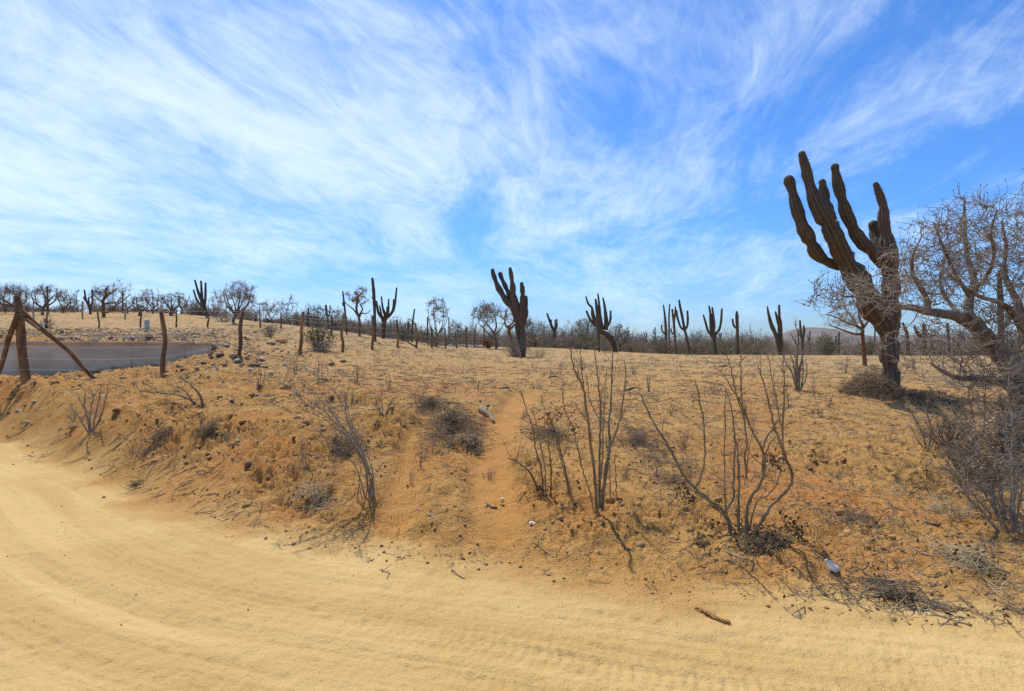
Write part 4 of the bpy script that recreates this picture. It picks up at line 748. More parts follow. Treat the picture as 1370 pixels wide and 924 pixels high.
def thicket():
    rnd = np.random.default_rng(5); M = Mesh(); L = Mesh()
    topx = [-60, 60, 200, 300, 340, 400, 450, 480, 560, 600, 650, 700, 745, 790, 830, 870, 900, 1000, 1060, 1120, 1200, 1300, 1400, 1500]
    topy = [404, 406, 408, 412, 419, 418, 424, 426, 430, 440, 441, 434, 432, 436, 440, 444, 445, 444, 450, 452, 452, 450, 450, 450]
    for k in range(900):
        px = rnd.uniform(-40, 1480); left = px < 330
        d = rnd.uniform(68, 92) if left else rnd.uniform(54, 92)
        if left and rnd.uniform() < .25: continue
        if 480 < px < 700: d = rnd.uniform(48, 85)
        x = (px - CX) / F * d; z = float(H(x, d, False)[0]) - .05; ty = np.interp(px, topx, topy) + rnd.normal() * 6 + 3 + 9 * (vn(px * .022, px * 0, 77) - .4)
        h = np.clip((EYE + (HY - ty) / F * d - z) * 1.18, .7, 4.2) * rnd.uniform(.62, 1.0)
        rx = h * rnd.uniform(.3, .95); A, B, r0, r1 = bush_sticks(x, d, z, rx, h, 36, rnd, rnd.uniform(.016, .028), 4); M.ribbons(A, B, r0, r1, rnd)
        if rnd.uniform() < .22: leaves(L, B[rnd.integers(0, len(B), 60)] + rnd.normal(size=(60, 3)) * .15, .13, rnd)
    tag(M.build('scrub_thicket', TWIG_FAR), 'grey leafless thorn thicket along the far edge of the field', 'thicket', kind='stuff')
    tag(L.build('scrub_leaves', LEAF_GREEN), 'sparse olive leaves scattered through the far thicket', 'foliage', kind='stuff')
    # sparse brush on the rise at the left
thicket()
def bush(label, px, py, wpx, hpx, n=60, m=TWIG_DK, green=0, r=.006, sub=3, group=None, d=None, name='dry_shrub', leafmat=None, lsize=.05, seed=None, cat='shrub'):
    rnd = np.random.default_rng(seed if seed is not None else int(px * 7 + py)); b = GP(px, py) if d is None else np.array([(px - CX) / F * d, d, h1((px - CX) / F * d, d)])
    rx = wpx / 2 / F * b[1]; h = hpx / F * b[1]; A, B, r0, r1 = bush_sticks(b[0], b[1], b[2], rx, h, n, rnd, r, sub)
    M = Mesh(); M.sticks(A, B, r0, r1, 3)
    if not green: return tag(M.build(name, m, None, b), label, cat, group)
    o = thing(name, label, cat, b, group); M.build('stems', m, o); L = Mesh(); leaves(L, B[rnd.integers(0, len(B), green)] + rnd.normal(size=(green, 3)) * rx * .08, lsize, rnd); L.build('leaves', leafmat or LEAF_GREEN, o); return o
bush('olive green bush in front of the far hill', 1106, 476, 30, 30, 90, TWIG_FAR, 900, .015, d=50, lsize=.13)
bush('low olive green bush right of the small orange-trunk tree', 1163, 474, 26, 22, 70, TWIG_FAR, 600, .015, d=52, lsize=.12)
bush('greenish bush in the thicket beside the bent-trunk cardon', 882, 472, 34, 28, 80, TWIG_FAR, 500, .015, d=52, lsize=.12)
bush('dusty green bush wrapped round the stubby cardon stump', 540, 452, 20, 18, 60, TWIG_FAR, 350, .014, d=43, lsize=.12)
bush('rounded dusty green shrub between two fence posts', 427, 466, 42, 40, 70, TWIG_DK, 520, .008, d=20.5, lsize=.07)
bush('small grey shrub at the foot of the rounded green one', 432, 470, 34, 18, 60, TWIG, 0, .006, d=20)
bush('pale grey dry shrub hugging the foot of the five-armed cardon', 690, 482, 40, 27, 170, TWIG, 0, .006, d=31)
bush('low wispy grey shrub just right of the five-armed cardon', 722, 482, 34, 14, 90, STRAW, 0, .005, d=31.5)
bush('orange-brown dry bush under the olive-leaved tree', 653, 466, 15, 14, 70, BARK_RED, 120, .01, d=46, leafmat=LEAF_DRY, lsize=.1)
bush('low dark green shrub behind the straight slender cardon', 812, 474, 34, 14, 60, TWIG_FAR, 240, .012, d=48, lsize=.1)
bush('dry brown shrub on the slope above the rubble', 64, 441, 16, 18, 40, TWIG_DK, 0, .012, d=36)
bush('pale dry shrub beside the red boulder', 361, 450, 26, 20, 60, TWIG, 120, .007, d=25, lsize=.07)
bush('dark bushy clump under the round-crowned tree', 300, 440, 40, 16, 60, TWIG_FAR, 0, .014, d=50)
bush('grey brush left of the round-crowned tree', 290, 424, 26, 16, 60, TWIG_FAR, 0, .016, d=62)
bush('low dark brush under the slender bare sapling', 580, 460, 44, 14, 90, TWIG_DK, 0, .008, d=38)

# ------------------------------------------------------------------ shrubs at the road side, stem by stem
def stem_shrub(label, base, stems, m=STEM, seed=0, fan=.5, twigs=26, dead=0, d=None, leafspots=(), tlen=.10, name='woody_shrub', group=None, thin=1.0, forks=3.5):
    """stems: ([(px, py), ...], base half width px, tip half width px)"""
    rnd = np.random.default_rng(seed); b = GP(*base) if d is None else np.array([(base[0] - CX) / F * d, d, h1((base[0] - CX) / F * d, d)]); d = b[1]
    o = thing(name, label, 'shrub', b, group); allp = []; TW = Mesh()
    for i, (pts, h0, h1_) in enumerate(stems):
        off = rnd.uniform(-1, 1) * fan; n = len(pts); y0 = max(p[1] for p in pts); onground = pts[0][1] > base[1] - 22
        w3 = []
        for j, (px, py) in enumerate(pts):
            up = (base[1] - py) / F * d; dd = d + off * min(1.0, max(0, up) / 1.2); w3.append(P(px, py, dd))
        if onground: w3[0][2] = h1(w3[0][0], w3[0][1]) - .04
        C = catmull(w3, 6); tt = np.linspace(0, 1, len(C)); r = (h0 * (1 - tt) ** .8 + h1_ * .62 * tt) * thin / F * d * (1 + .10 * np.sin(tt * 60 + i)); L = np.linalg.norm(C[-1] - C[0])
        C = C + rnd.normal(size=C.shape) * .003
        M = Mesh(); M.tube(C, np.maximum(r, .002), 7, wob=.18, seed=i + seed); M.build('stem', m, o)
        k = max(2, int(twigs * L)); q = rnd.integers(len(C) // 4, len(C), k); D = rnd.normal(size=(k, 3)); D[:, 2] = np.abs(D[:, 2]) * .8; D /= np.linalg.norm(D, axis=1, keepdims=True)
        k2 = int(forks * L + rnd.uniform(0, 1)); T0 = np.gradient(C, axis=0); T0 /= np.linalg.norm(T0, axis=1, keepdims=True) + 1e-9
        for _ in range(k2):
            j = rnd.integers(len(C) // 3, len(C) - 1); p = C[j]; v_ = T0[j] + rnd.normal(size=3) * .45; v_[2] += .2; rr = max(r[j] * .5, .0022); ll = rnd.uniform(.04, .11)
            for g in range(3):
                v_ = v_ / np.linalg.norm(v_) + rnd.normal(size=3) * .22; p2 = p + v_ / np.linalg.norm(v_) * ll; TW.sticks([p], [p2], rr, rr * .72, 4); p = p2; rr *= .72
        ln = tlen * rnd.uniform(.15, 1, (k, 1)) ** 2 + .012; TW.sticks(C[q], C[q] + D * ln, .0026, .0012, 3); allp.append(C)
    tag(TW.build('twigs', m, o), kind='stuff')
    if leafspots:
        Lf = Mesh()
        for (px, py, w_, h_, n) in leafspots:
            p = P(px, py, d); z0 = h1(p[0], p[1]); c = p + rnd.normal(size=(n, 3)) * np.array([w_ / F * d * .5, .10, h_ / F * d * .5]); c[:, 2] = np.maximum(c[:, 2], H(c[:, 0], c[:, 1]) + .005); leaves(Lf, c, .034, rnd)
        tag(Lf.build('dead_leaves', LEAF_DRY, o), kind='stuff')
    return o
stem_shrub('cluster of tall straight greenish-brown stems rising from one foot', (803, 682), [
    ([(799, 682), (794, 623), (787, 566), (780.5, 520), (770, 499), (763, 466)], 2.3, .9), ([(802, 682), (802, 612), (803.5, 558), (801, 517.6), (795.4, 470)], 2.1, 1.0),
    ([(805, 683), (810, 625.7), (815.7, 598.6), (814, 566), (818.4, 517.6), (819, 469)], 2.5, .9), ([(811.6, 622), (817, 598.6), (826.5, 571.6), (833, 539), (837, 501), (835, 481)], 1.5, .7),
    ([(804, 640), (806, 612), (806.8, 571.6), (809, 536.5), (811.6, 494)], 1.2, .6), ([(781, 522), (778.5, 500), (776.5, 467)], 1.1, .7), ([(805, 563), (794, 547), (788.6, 531), (784.6, 502)], .8, .5),
    ([(803, 668), (811, 640), (816, 600)], 1.2, .8)], seed=11, fan=.35)
stem_shrub('two short thin sticks beside the tall straight stems', (820, 668), [([(817, 668), (815.7, 640), (814.5, 612)], .9, .6), ([(824.6, 668), (824, 640), (822, 609)], .9, .6)], seed=12, fan=.1, name='sapling')
stem_shrub('sprawling cluster of thin brown budded stems beside the worn track', (738, 662), [
    ([(727, 662), (724, 630), (717, 601.7), (712, 571), (703, 543), (697, 522)], 1.3, .6), ([(736, 662), (737.5, 630), (734.7, 604), (733.6, 576)], 1.3, .7), ([(766, 666), (757.4, 634), (751, 608), (744.4, 578), (729, 547.6), (725, 532)], 1.1, .6),
    ([(764, 664), (755, 632), (748.7, 606), (742, 576), (735, 556)], .9, .5), ([(794, 664), (781, 634), (772.6, 599.6), (766, 573.6), (755, 543), (753, 511)], 1.0, .5), ([(723, 660), (712, 636), (697, 621), (680, 612.5)], 1.6, 1.2), ([(731, 655), (729, 625), (724, 600), (716, 560), (712, 548)], .8, .4), ([(733, 600), (740, 580), (739, 562), (746, 548)], .7, .4)],
    seed=13, fan=.3, twigs=46, tlen=.13, leafspots=((724, 664, 12, 8, 130), (768, 572, 6, 8, 40), (738, 560, 22, 16, 70)))
stem_shrub('large forked shrub of bare brown stems above a dark leaf litter', (990, 714), [
    ([(978, 714), (969.5, 686), (943.5, 665), (919, 641), (895, 599), (870.8, 557.8), (855, 524)], 2.9, 1.0), ([(930, 652), (936.6, 640), (942.8, 613), (941.8, 571.6), (936.6, 537), (930, 508)], 1.7, .9), ([(968, 684), (980, 668.6), (981.6, 634), (983, 589), (978, 544), (969.5, 517)], 1.9, .9),
    ([(988.6, 712), (988.6, 647.8), (986.8, 606), (984, 585)], 2.0, 1.0), ([(997, 712), (1002.4, 672), (1019.7, 641), (1021.5, 606), (1002.4, 568), (992, 540), (964, 496)], 2.4, .8), ([(999, 640), (997, 613), (999, 589), (993.7, 544), (991, 509), (990, 475)], 1.5, .7),
    ([(995, 562), (983, 519.7), (974.7, 481.6), (966, 463)], 1.1, .6), ([(1004, 712), (1030, 679), (1056, 651), (1059.6, 634), (1047.4, 602.8), (1035.3, 568), (1026.7, 530), (1014.5, 489)], 2.4, .8), ([(1048, 606), (1047.4, 561), (1049, 519.7), (1047.4, 479)], 1.3, .7),
    ([(1045, 570), (1042, 554), (1035, 516), (1027, 475)], 1.1, .6), ([(1020, 630), (1023, 592.4), (1044, 557.8), (1055, 540.5), (1051, 521)], 1.3, .7), ([(972, 690), (969.5, 661.7), (969.5, 596), (970.5, 517)], 1.2, .6), ([(997, 650), (1001, 610), (1009, 558)], .9, .5),
    ([(990, 705), (968, 690), (950, 672), (925, 655), (898, 640)], 1.0, .5), ([(1000, 700), (1012, 672), (1030, 660), (1042, 640), (1044, 612)], 1.2, .6), ([(1024, 606), (1032, 590), (1042, 580)], 1.0, .6)],
    seed=14, fan=.5, twigs=34, tlen=.12, leafspots=((918, 662, 9, 9, 90), (1037, 617, 8, 9, 70), (1008, 718, 30, 4, 110), (1046, 730, 30, 4, 110), (1060, 704, 6, 16, 70), (965, 702, 20, 4, 50)))
stem_shrub('shrub of dark whippy stems all leaning over the bank', (496, 662), [
    ([(500, 664), (497, 637), (485, 613), (473, 594), (454, 563), (435, 542), (418.6, 525), (404, 516)], 1.7, .5), ([(495, 662), (487.6, 625), (475.7, 599), (456.7, 575), (435, 551), (397, 525), (354, 502)], 1.6, .4), ([(497, 662), (492, 623), (478, 589.5), (466, 563), (459, 542), (447, 525), (421, 501), (392, 485)], 1.6, .4),
    ([(490, 650), (475.7, 623), (459, 611), (440, 592), (418.6, 570.5), (387.6, 551), (359, 537)], 1.3, .4), ([(484, 620), (468.6, 589.5), (447, 570.5), (430, 558), (404, 548)], 1.0, .4), ([(492, 630), (475.7, 580), (466, 551), (462, 530)], 1.1, .4), ([(498, 660), (495, 640), (483, 600), (470, 575), (462, 548), (468, 505)], 1.2, .4), ([(497, 660), (484, 605), (462, 575), (440, 560), (410, 540), (380, 512)], 1.2, .4),
    ([(500, 655), (500, 640), (494, 615), (488, 590)], 1.0, .5), ([(455, 562), (440, 540), (424, 512), (420, 490)], .7, .3), ([(447, 525), (455, 510), (466, 496)], .6, .3)], m=STEM_GREY, seed=15, fan=.45, twigs=46, tlen=.2, thin=.68, forks=5)
stem_shrub('few bleached white twigs at the foot of the leaning shrub', (482, 668), [([(477, 668), (480, 648), (483, 627)], .9, .6), ([(490, 664), (491, 648), (492, 632)], .8, .5), ([(486, 672), (482, 655), (478, 640)], .7, .4)], m=PALEWOOD, seed=16, fan=.1, name='dead_sapling')
stem_shrub('small fan-shaped bare shrub on the bank below the log brace', (121.6, 579), [
    ([(121, 580), (117, 560), (113, 540), (116, 523)], 1.3, .5), ([(122, 580), (128, 555), (132, 535), (136, 515)], 1.2, .5), ([(123, 580), (134, 558), (141, 535), (145, 512)], 1.1, .5), ([(120, 580), (110, 565), (103, 554), (96, 548)], 1.0, .4), ([(121, 580), (120, 555), (124, 535), (123, 520)], 1.0, .4), ([(122, 579), (132, 566), (138, 552)], .8, .4), ([(116, 550), (108, 538), (104, 524)], .7, .3)], m=STEM_GREY, seed=17, fan=.5, twigs=60, tlen=.22)
stem_shrub('broken dry bough lying with its twigs trailing across the bank', (271, 545), [
    ([(271, 546), (270, 535), (264, 524), (251, 511), (240, 504)], 2.0, .8), ([(270, 544), (256, 535), (232, 527), (205, 525), (185, 522)], 1.6, .5), ([(268, 545), (250, 541), (228, 540), (196, 547)], 1.3, .5), ([(262, 532), (246, 522), (226, 515)], 1.0, .4), ([(266, 546), (250, 549), (238, 552)], 1.0, .5)], m=STEM, seed=18, fan=.3, twigs=50, tlen=.3, name='fallen_bough')
stem_shrub('bare clump of upright grey stems standing alone in the open field', (1068, 522), [
    ([(1067, 523), (1065, 490), (1066, 465), (1058, 446)], 2.2, .6), ([(1068, 523), (1070, 495), (1074, 475), (1078, 458)], 2.0, .6), ([(1066, 523), (1060, 500), (1052, 486), (1046, 472)], 1.4, .5), ([(1069, 523), (1066, 480), (1068, 450), (1064, 432)], 1.8, .5), ([(1070, 523), (1078, 505), (1080, 488)], 1.2, .5), ([(1065, 523), (1063, 496), (1058, 474)], 1.4, .5), ([(1071, 523), (1074, 500), (1073, 470)], 1.3, .5)], m=STEM_GREY, seed=19, fan=.4, twigs=36, tlen=.25)
stem_shrub('little tuft of pale spreading twigs on the bare flat ground', (513, 556), [([(513, 557), (506, 543), (501, 530)], 1.0, .5), ([(513, 557), (511, 540), (511, 517)], .8, .3), ([(514, 557), (522, 546), (528, 540)], 1.2, .6), ([(514, 557), (520, 543), (524, 535)], 1.1, .5), ([(512, 557), (507, 548), (497, 535)], .8, .4), ([(514, 557), (526, 550), (533, 545)], .9, .4)], m=PALEWOOD, seed=20, fan=.15, twigs=40)
# shrub tangle under the big tree
def side_tangle():
    rnd = np.random.default_rng(31)
    for lab, base, stems in (
        ('tangled bare shrub with pale seed tufts under the big tree', (1345, 690), [([(1340, 692), (1318, 660), (1300, 635), (1275, 612)], 1.6, .6), ([(1344, 692), (1326, 650), (1310, 610), (1296, 575)], 1.6, .5), ([(1346, 690), (1338, 640), (1330, 600), (1318, 560)], 1.6, .5), ([(1350, 690), (1352, 640), (1345, 590), (1350, 545)], 1.7, .5), ([(1336, 692), (1308, 668), (1280, 642), (1266, 622)], 1.4, .5), ([(1340, 690), (1318, 640), (1286, 605), (1268, 588)], 1.3, .5), ([(1344, 690), (1330, 630), (1300, 596), (1282, 566)], 1.2, .5), ([(1352, 690), (1362, 640), (1358, 590), (1364, 555)], 1.4, .5), ([(1334, 690), (1322, 655), (1296, 624), (1290, 598)], 1.1, .4)]),
        ('long grey broken stem slanting down out of the shrub tangle', (1340, 712), [([(1341, 713), (1318, 688), (1298, 668), (1285, 648), (1276, 630)], 1.7, 1.0)]),
        ('pale upright whippy shrub at the edge of the tangle', (1358, 712), [([(1354, 713), (1357, 670), (1354, 620), (1356, 560), (1349, 520), (1352, 480)], 2.0, .7), ([(1358, 713), (1366, 660), (1372, 600)], 1.8, .6), ([(1352, 712), (1338, 690), (1330, 672)], 1.3, .6), ([(1360, 712), (1348, 680), (1328, 662), (1310, 650)], 1.6, .7), ([(1362, 712), (1378, 680), (1390, 650)], 1.6, .6)]),
        ('thin dark shrub between the brush heap and the tangle', (1240, 600), [([(1240, 601), (1232, 575), (1222, 558), (1214, 545)], 1.0, .4), ([(1241, 601), (1246, 575), (1240, 550), (1246, 522)], 1.0, .4), ([(1239, 600), (1228, 590), (1220, 572)], .8, .4), ([(1242, 601), (1256, 575), (1266, 560)], .9, .4)]),
        ('dry wiry shrub in front of the shadowed trunk', (1310, 590), [([(1310, 592), (1302, 560), (1296, 530), (1300, 506)], 1.1, .4), ([(1312, 592), (1318, 560), (1316, 530), (1322, 512)], 1.1, .4), ([(1308, 592), (1290, 570), (1278, 552), (1262, 540)], 1.0, .4), ([(1314, 592), (1332, 570), (1338, 545)], 1.0, .4), ([(1309, 592), (1296, 566), (1282, 536)], .9, .4)])):
        o = stem_shrub(lab, base, stems, m=STEM_GREY, seed=int(base[0]), fan=.55, twigs=120, tlen=.3)
        if 'seed tufts' in lab or 'wiry' in lab:
            T = Mesh(); b = np.array(o.location)
            for px, py in ((1308, 570), (1322, 566), (1331, 556), (1296, 560), (1342, 612), (1347, 622), (1312, 622), (1318, 646), (1303, 620), (1335, 596)) if 'seed' in lab else ((1290, 556), (1332, 548)):
                c = P(px, py, b[1] - .1) + rnd.normal(size=(14, 3)) * .02; leaves(T, c, .022, rnd)
            tag(T.build('seed_tufts', STRAW, o), kind='stuff')
    for i, (px, py, w_, h_, lab) in enumerate(((1300, 640, 70, 46, 'dark twiggy undergrowth at the front of the shade under the big tree'), (1350, 622, 60, 60, 'dark twiggy undergrowth pressed against the big tree trunk'), (1270, 596, 70, 36, 'low dark undergrowth trailing off behind the tangled shrub'), (1345, 572, 60, 44, 'thin undergrowth behind the big tree trunk'))):
        bush(lab, px, py, w_ * 1.15, h_ * 1.15, 100, BRUSH, 0, .004, 5, 'undergrowth under the big tree', seed=i + 900)
side_tangle()

# ------------------------------------------------------------------ brush heaps, dead wood
def brush_heap(label, px, py, wpx, hpx, n, d=None, m=BRUSH, seed=0, depth=.8, group=None, r=.006, name='brush_heap', sl=.45, dome=False, lv=.25):
    rnd = np.random.default_rng(seed); b = GP(px, py) if d is None else np.array([(px - CX) / F * d, d, h1((px - CX) / F * d, d)]); rx = wpx / 2 / F * b[1]; hh = hpx / F * b[1]; ry = depth
    if dome: q = rnd.uniform(0, 1, n) ** .5
    else: q = np.abs(rnd.normal(size=n)) * .62
    an = rnd.uniform(0, 2 * PI, n); x = b[0] + np.cos(an) * q * rx; y = b[1] + np.sin(an) * q * ry
    if not dome:                                            # patchy outline
        k = vn(x * 3.2 + seed, y * 3.2, seed) * .6 + vn(x * 9 + seed, y * 9, seed + 3) * .4 > .46 + .1 * (q > .8); x, y, q = x[k], y[k], q[k]; n = len(x)
    g = H(x, y); z = g + hh * np.clip(1 - q ** 1.6, 0, 1) * rnd.uniform(.05, 1, n) ** (1 if dome else 2)
    D = rnd.normal(size=(n, 3)); D[:, 2] *= .45; D /= np.linalg.norm(D, axis=1, keepdims=True); L = sl * rnd.uniform(.12, 1, (n, 1)) ** 1.3; C = np.stack([x, y, z], 1); A = C - D * L / 2; B = C + D * L / 2
    A[:, 2] = np.maximum(A[:, 2], H(A[:, 0], A[:, 1]) + .003); B[:, 2] = np.maximum(B[:, 2], H(B[:, 0], B[:, 1]) + .003); mid = (A + B) / 2 + rnd.normal(size=(n, 3)) * L * .08
    o = thing(name, label, 'brush pile', b, group); M = Mesh(); rr = r * rnd.uniform(.35, 1, n); M.sticks(A, mid, rr * .7, rr, 3); M.sticks(mid, B, rr, rr * .5, 3); tag(M.build('twigs', m, o), kind='stuff')
    Lf = Mesh(); k = max(20, int(n * lv)); c = C[rnd.integers(0, n, k)] + rnd.normal(size=(k, 3)) * .06; c[:, 2] = np.maximum(H(c[:, 0], c[:, 1]) + .004, c[:, 2] - .02); leaves(Lf, c, .035, rnd); tag(Lf.build('dead_leaves', LEAF_DRY, o), kind='stuff')
    return o
brush_heap('dark domed heap of dead twigs against the huge cardon trunk', 1168, 541, 70, 36, 2000, seed=1, depth=.7, d=11.9, dome=True)
brush_heap('low trail of dead brush spreading away from the cardon heap', 1235, 560, 130, 16, 1500, seed=2, depth=.9, d=11.0)
brush_heap('grey mat of dry brush spilling down the bank beside the worn track', 602, 566, 120, 20, 1300, seed=3, depth=1.5, m=GREYBRUSH, r=.004, sl=.5)
brush_heap('small dark tuft of dry brush above the grey brush mat', 575, 543, 70, 12, 420, seed=4, depth=.9, m=GREYBRUSH, r=.005)
brush_heap('tangle of bleached curling twigs at the end of the grey brush mat', 634, 598, 34, 20, 130, seed=5, depth=.3, m=PALEWOOD, r=.008)
brush_heap('flattened swath of dead branches lying beside the road', 1180, 797, 150, 7, 420, seed=6, depth=.24, r=.005, sl=.34, m=GREYBRUSH)
brush_heap('thin scatter of dead grass and sticks beyond the plastic bag', 1300, 752, 150, 8, 700, seed=7, depth=.4, m=STRAW, r=.003, sl=.3)
brush_heap('dark leaf litter and sticks below the forked shrub', 1030, 732, 80, 7, 500, seed=8, depth=.2, r=.004, sl=.24, lv=.35)
brush_heap('grey heap of dead twigs behind the tall straight stems', 856, 596, 90, 14, 600, seed=9, depth=1.1, m=GREYBRUSH, r=.004)
brush_heap('sparse grey brush under the sprawling budded stems', 735, 585, 84, 12, 500, seed=10, depth=.9, m=BRUSH, r=.004)
brush_heap('dry twig mat under the leaning shrub', 450, 612, 70, 10, 420, seed=11, depth=.5, m=BRUSH, r=.004)
brush_heap('little grey brush clump at the lip of the road bank', 280, 582, 50, 14, 350, seed=12, depth=.35, m=BRUSH, r=.004)
brush_heap('pale dry weed patch at the edge of the shade under the big tree', 1235, 680, 120, 8, 500, seed=21, depth=.5, m=STRAW, r=.003, sl=.22, lv=.1)
brush_heap('greyish dry weed patch above the plastic bag', 1140, 700, 120, 7, 450, seed=22, depth=.5, m=GREYBRUSH, r=.003, sl=.22, lv=.2)
brush_heap('dry weed patch spreading behind the large forked shrub', 905, 640, 110, 10, 700, seed=23, depth=.8, m=GREYBRUSH, r=.0035, sl=.28, lv=.2)
brush_heap('thin brown weed patch on the bank below the fallen bough', 215, 585, 120, 7, 420, seed=24, depth=.6, m=BRUSH, r=.004, sl=.25, lv=.2)
brush_heap('wiry weed patch along the foot of the bank under the leaning shrub', 420, 668, 130, 8, 500, seed=25, depth=.35, m=STRAW, r=.003, sl=.25, lv=.1)
brush_heap('tangle of straw and twigs at the far end of the road edge', 1330, 812, 120, 6, 420, seed=26, depth=.22, m=GREYBRUSH, r=.003, sl=.25, lv=.2)
brush_heap('dry grass clump at the foot of the road bank', 62, 606, 50, 9, 300, seed=13, depth=.4, m=STRAW, r=.004)
brush_heap('small brush clump on the sandy road edge', 175, 652, 40, 9, 220, seed=14, depth=.2, m=BRUSH, r=.004, sl=.25)
brush_heap('low dead brush around the field edge beyond the big tree', 1300, 512, 160, 12, 900, seed=15, depth=2.0, m=TWIG, r=.006, d=15)
def stick(label, pts, hw, m=PALEWOOD, name='dead_stick', cat='stick', lift=.5, side=()):
    w3 = []
    for (px, py) in pts:
        g = GP(px, py); g[2] += hw / F * g[1] * lift; w3.append(g)
    C = catmull(w3, 6); dd = w3[0][1]; b = w3[0]; M = Mesh(); M.tube(C, np.linspace(hw, hw * .55, len(C)) / F * dd, 8, wob=.2, base=True, seed=int(pts[0][0])); rn = np.random.default_rng(int(pts[0][0]))
    k = max(3, len(C) // 3); q = rn.integers(1, len(C), k); D = rn.normal(size=(k, 3)); D[:, 2] = np.abs(D[:, 2]) * .5; D /= np.linalg.norm(D, axis=1, keepdims=True); M.sticks(C[q], C[q] + D * rn.uniform(.02, .10, (k, 1)) * min(1, dd / 5), .004, .002, 3)
    return tag(M.build(name, m, None, b), label, cat)
stick('short pale splintered log lying at the top of the worn track', [(644, 549), (650, 555), (657, 561), (660, 566)], 4.5, PALEWOOD, 'log', 'log')
stick('long bleached branch lying in the swath beside the road', [(1188, 800), (1212, 803), (1232, 804), (1254, 806)], 1.8)
stick('bowed grey branch arching along the road edge', [(1216, 817), (1240, 818), (1262, 827), (1300, 838)], 1.3, STEM_GREY)
stick('thin grey stick lying beside the road below the bag', [(1048, 812), (1060, 823), (1072, 829)], 1.2)
stick('short whitish stick on bare soil beyond the bag', [(1222, 765), (1234, 769), (1247, 773)], 1.4)
stick('tiny white chip of wood on bare soil', [(1232, 741), (1239, 743), (1246, 744)], 1.4)
stick('pale stick at the foot of the leaf litter', [(972, 738), (984, 745), (1000, 753)], 1.3)
stick('dark crooked stick lying on the sand near the road', [(604, 764), (612, 770), (622, 775)], 1.1, BRUSH)
stick('thin pale stick at the road edge', [(508, 763), (516, 766), (522, 768)], 1.0)
stick('grey forked stick lying on the bank under the brush mat', [(558, 682), (575, 690), (590, 700)], 1.4)
stick('dark stub of wood lying on the red soil', [(1238, 699), (1248, 703), (1258, 702)], 2.2, BRUSH, 'wood_stub', 'stub')
stick('dark weathered branch lying on the open field', [(836, 523), (848, 519), (858, 521)], 1.6, BRUSH)
stick('grey curled branch lying on the flat field near the tall stems', [(735, 506), (745, 504), (753, 508)], 1.3, BRUSH)
stick('thin dark branch on the field below the lone cardon', [(962, 491), (972, 490), (982, 492)], 1.2, BRUSH)
stick('dark branch lying flat far out on the field', [(940, 511), (955, 513), (968, 515)], 1.2, BRUSH)
stick('bent dark branch lying near the clump of grey stems', [(1118, 486), (1126, 487), (1134, 490)], 1.3, BRUSH)
stick('pale curved stick on the soil near the brown stones', [(337, 525), (343, 529), (352, 531)], 1.3)
stick('dark twig bundle lying on the sand', [(652, 676), (658, 680), (664, 680)], 2.0, BRUSH)
stick('thin stick lying across bare soil below the white scrap', [(712, 725), (736, 742), (760, 758)], .7, BRUSH)
stick('dark stick on the field beside the bleached track', [(668, 520), (678, 519), (690, 522)], 1.2, BRUSH)

# ------------------------------------------------------------------ stones
ICO = None
def rock_mesh(M, c, r, rnd, flat=.65, fine=True):
    import bmesh
    global ICO
    if ICO is None:
        ICO = {}
        for s in (1, 2, 3):
            bm = bmesh.new(); bmesh.ops.create_icosphere(bm, subdivisions=s, radius=1); ICO[s] = (np.array([v.co[:] for v in bm.verts]), np.array([[v.index for v in f.verts] for f in bm.faces])); bm.free()
    if not fine:
        if 'v' not in ICO:
            ICO['v'] = []
            for _ in range(24):
                M2 = Mesh(); rock_mesh(M2, np.zeros(3), 1.0, rnd, 1.0, None); ICO['v'].append(M2.V[0])
        if fine is not None:
            a = rnd.uniform(0, 6.28); Rz = np.array([[math.cos(a), -math.sin(a), 0], [math.sin(a), math.cos(a), 0], [0, 0, 1]]); M.add((ICO['v'][rnd.integers(0, 24)] * np.array([1, 1, flat]) * r) @ Rz.T + c, None, ICO[1][1]); return
    V, T = ICO[3 if fine else 1]; V = V.copy(); o = rnd.uniform(0, 50)
    for _ in range(12 if fine else 3):                           # cut flat facets
        n = rnd.normal(size=3); n /= np.linalg.norm(n); h = rnd.uniform(.5, .82); e = V @ n - h; V = V - np.where(e > 0, e, 0)[:, None] * n
    V = V * (1 + .16 * fbm(V[:, 0] * 2.6 + o, V[:, 1] * 2.6 + V[:, 2] * 2.1, 3, 4, .6)[:, None]); sc = np.array([rnd.uniform(.8, 1.25), rnd.uniform(.8, 1.2), flat * rnd.uniform(.8, 1.2)]) * r
    a = rnd.uniform(0, 6.28); Rz = np.array([[math.cos(a), -math.sin(a), 0], [math.sin(a), math.cos(a), 0], [0, 0, 1]]); M.add((V * sc) @ Rz.T + c, None, T)
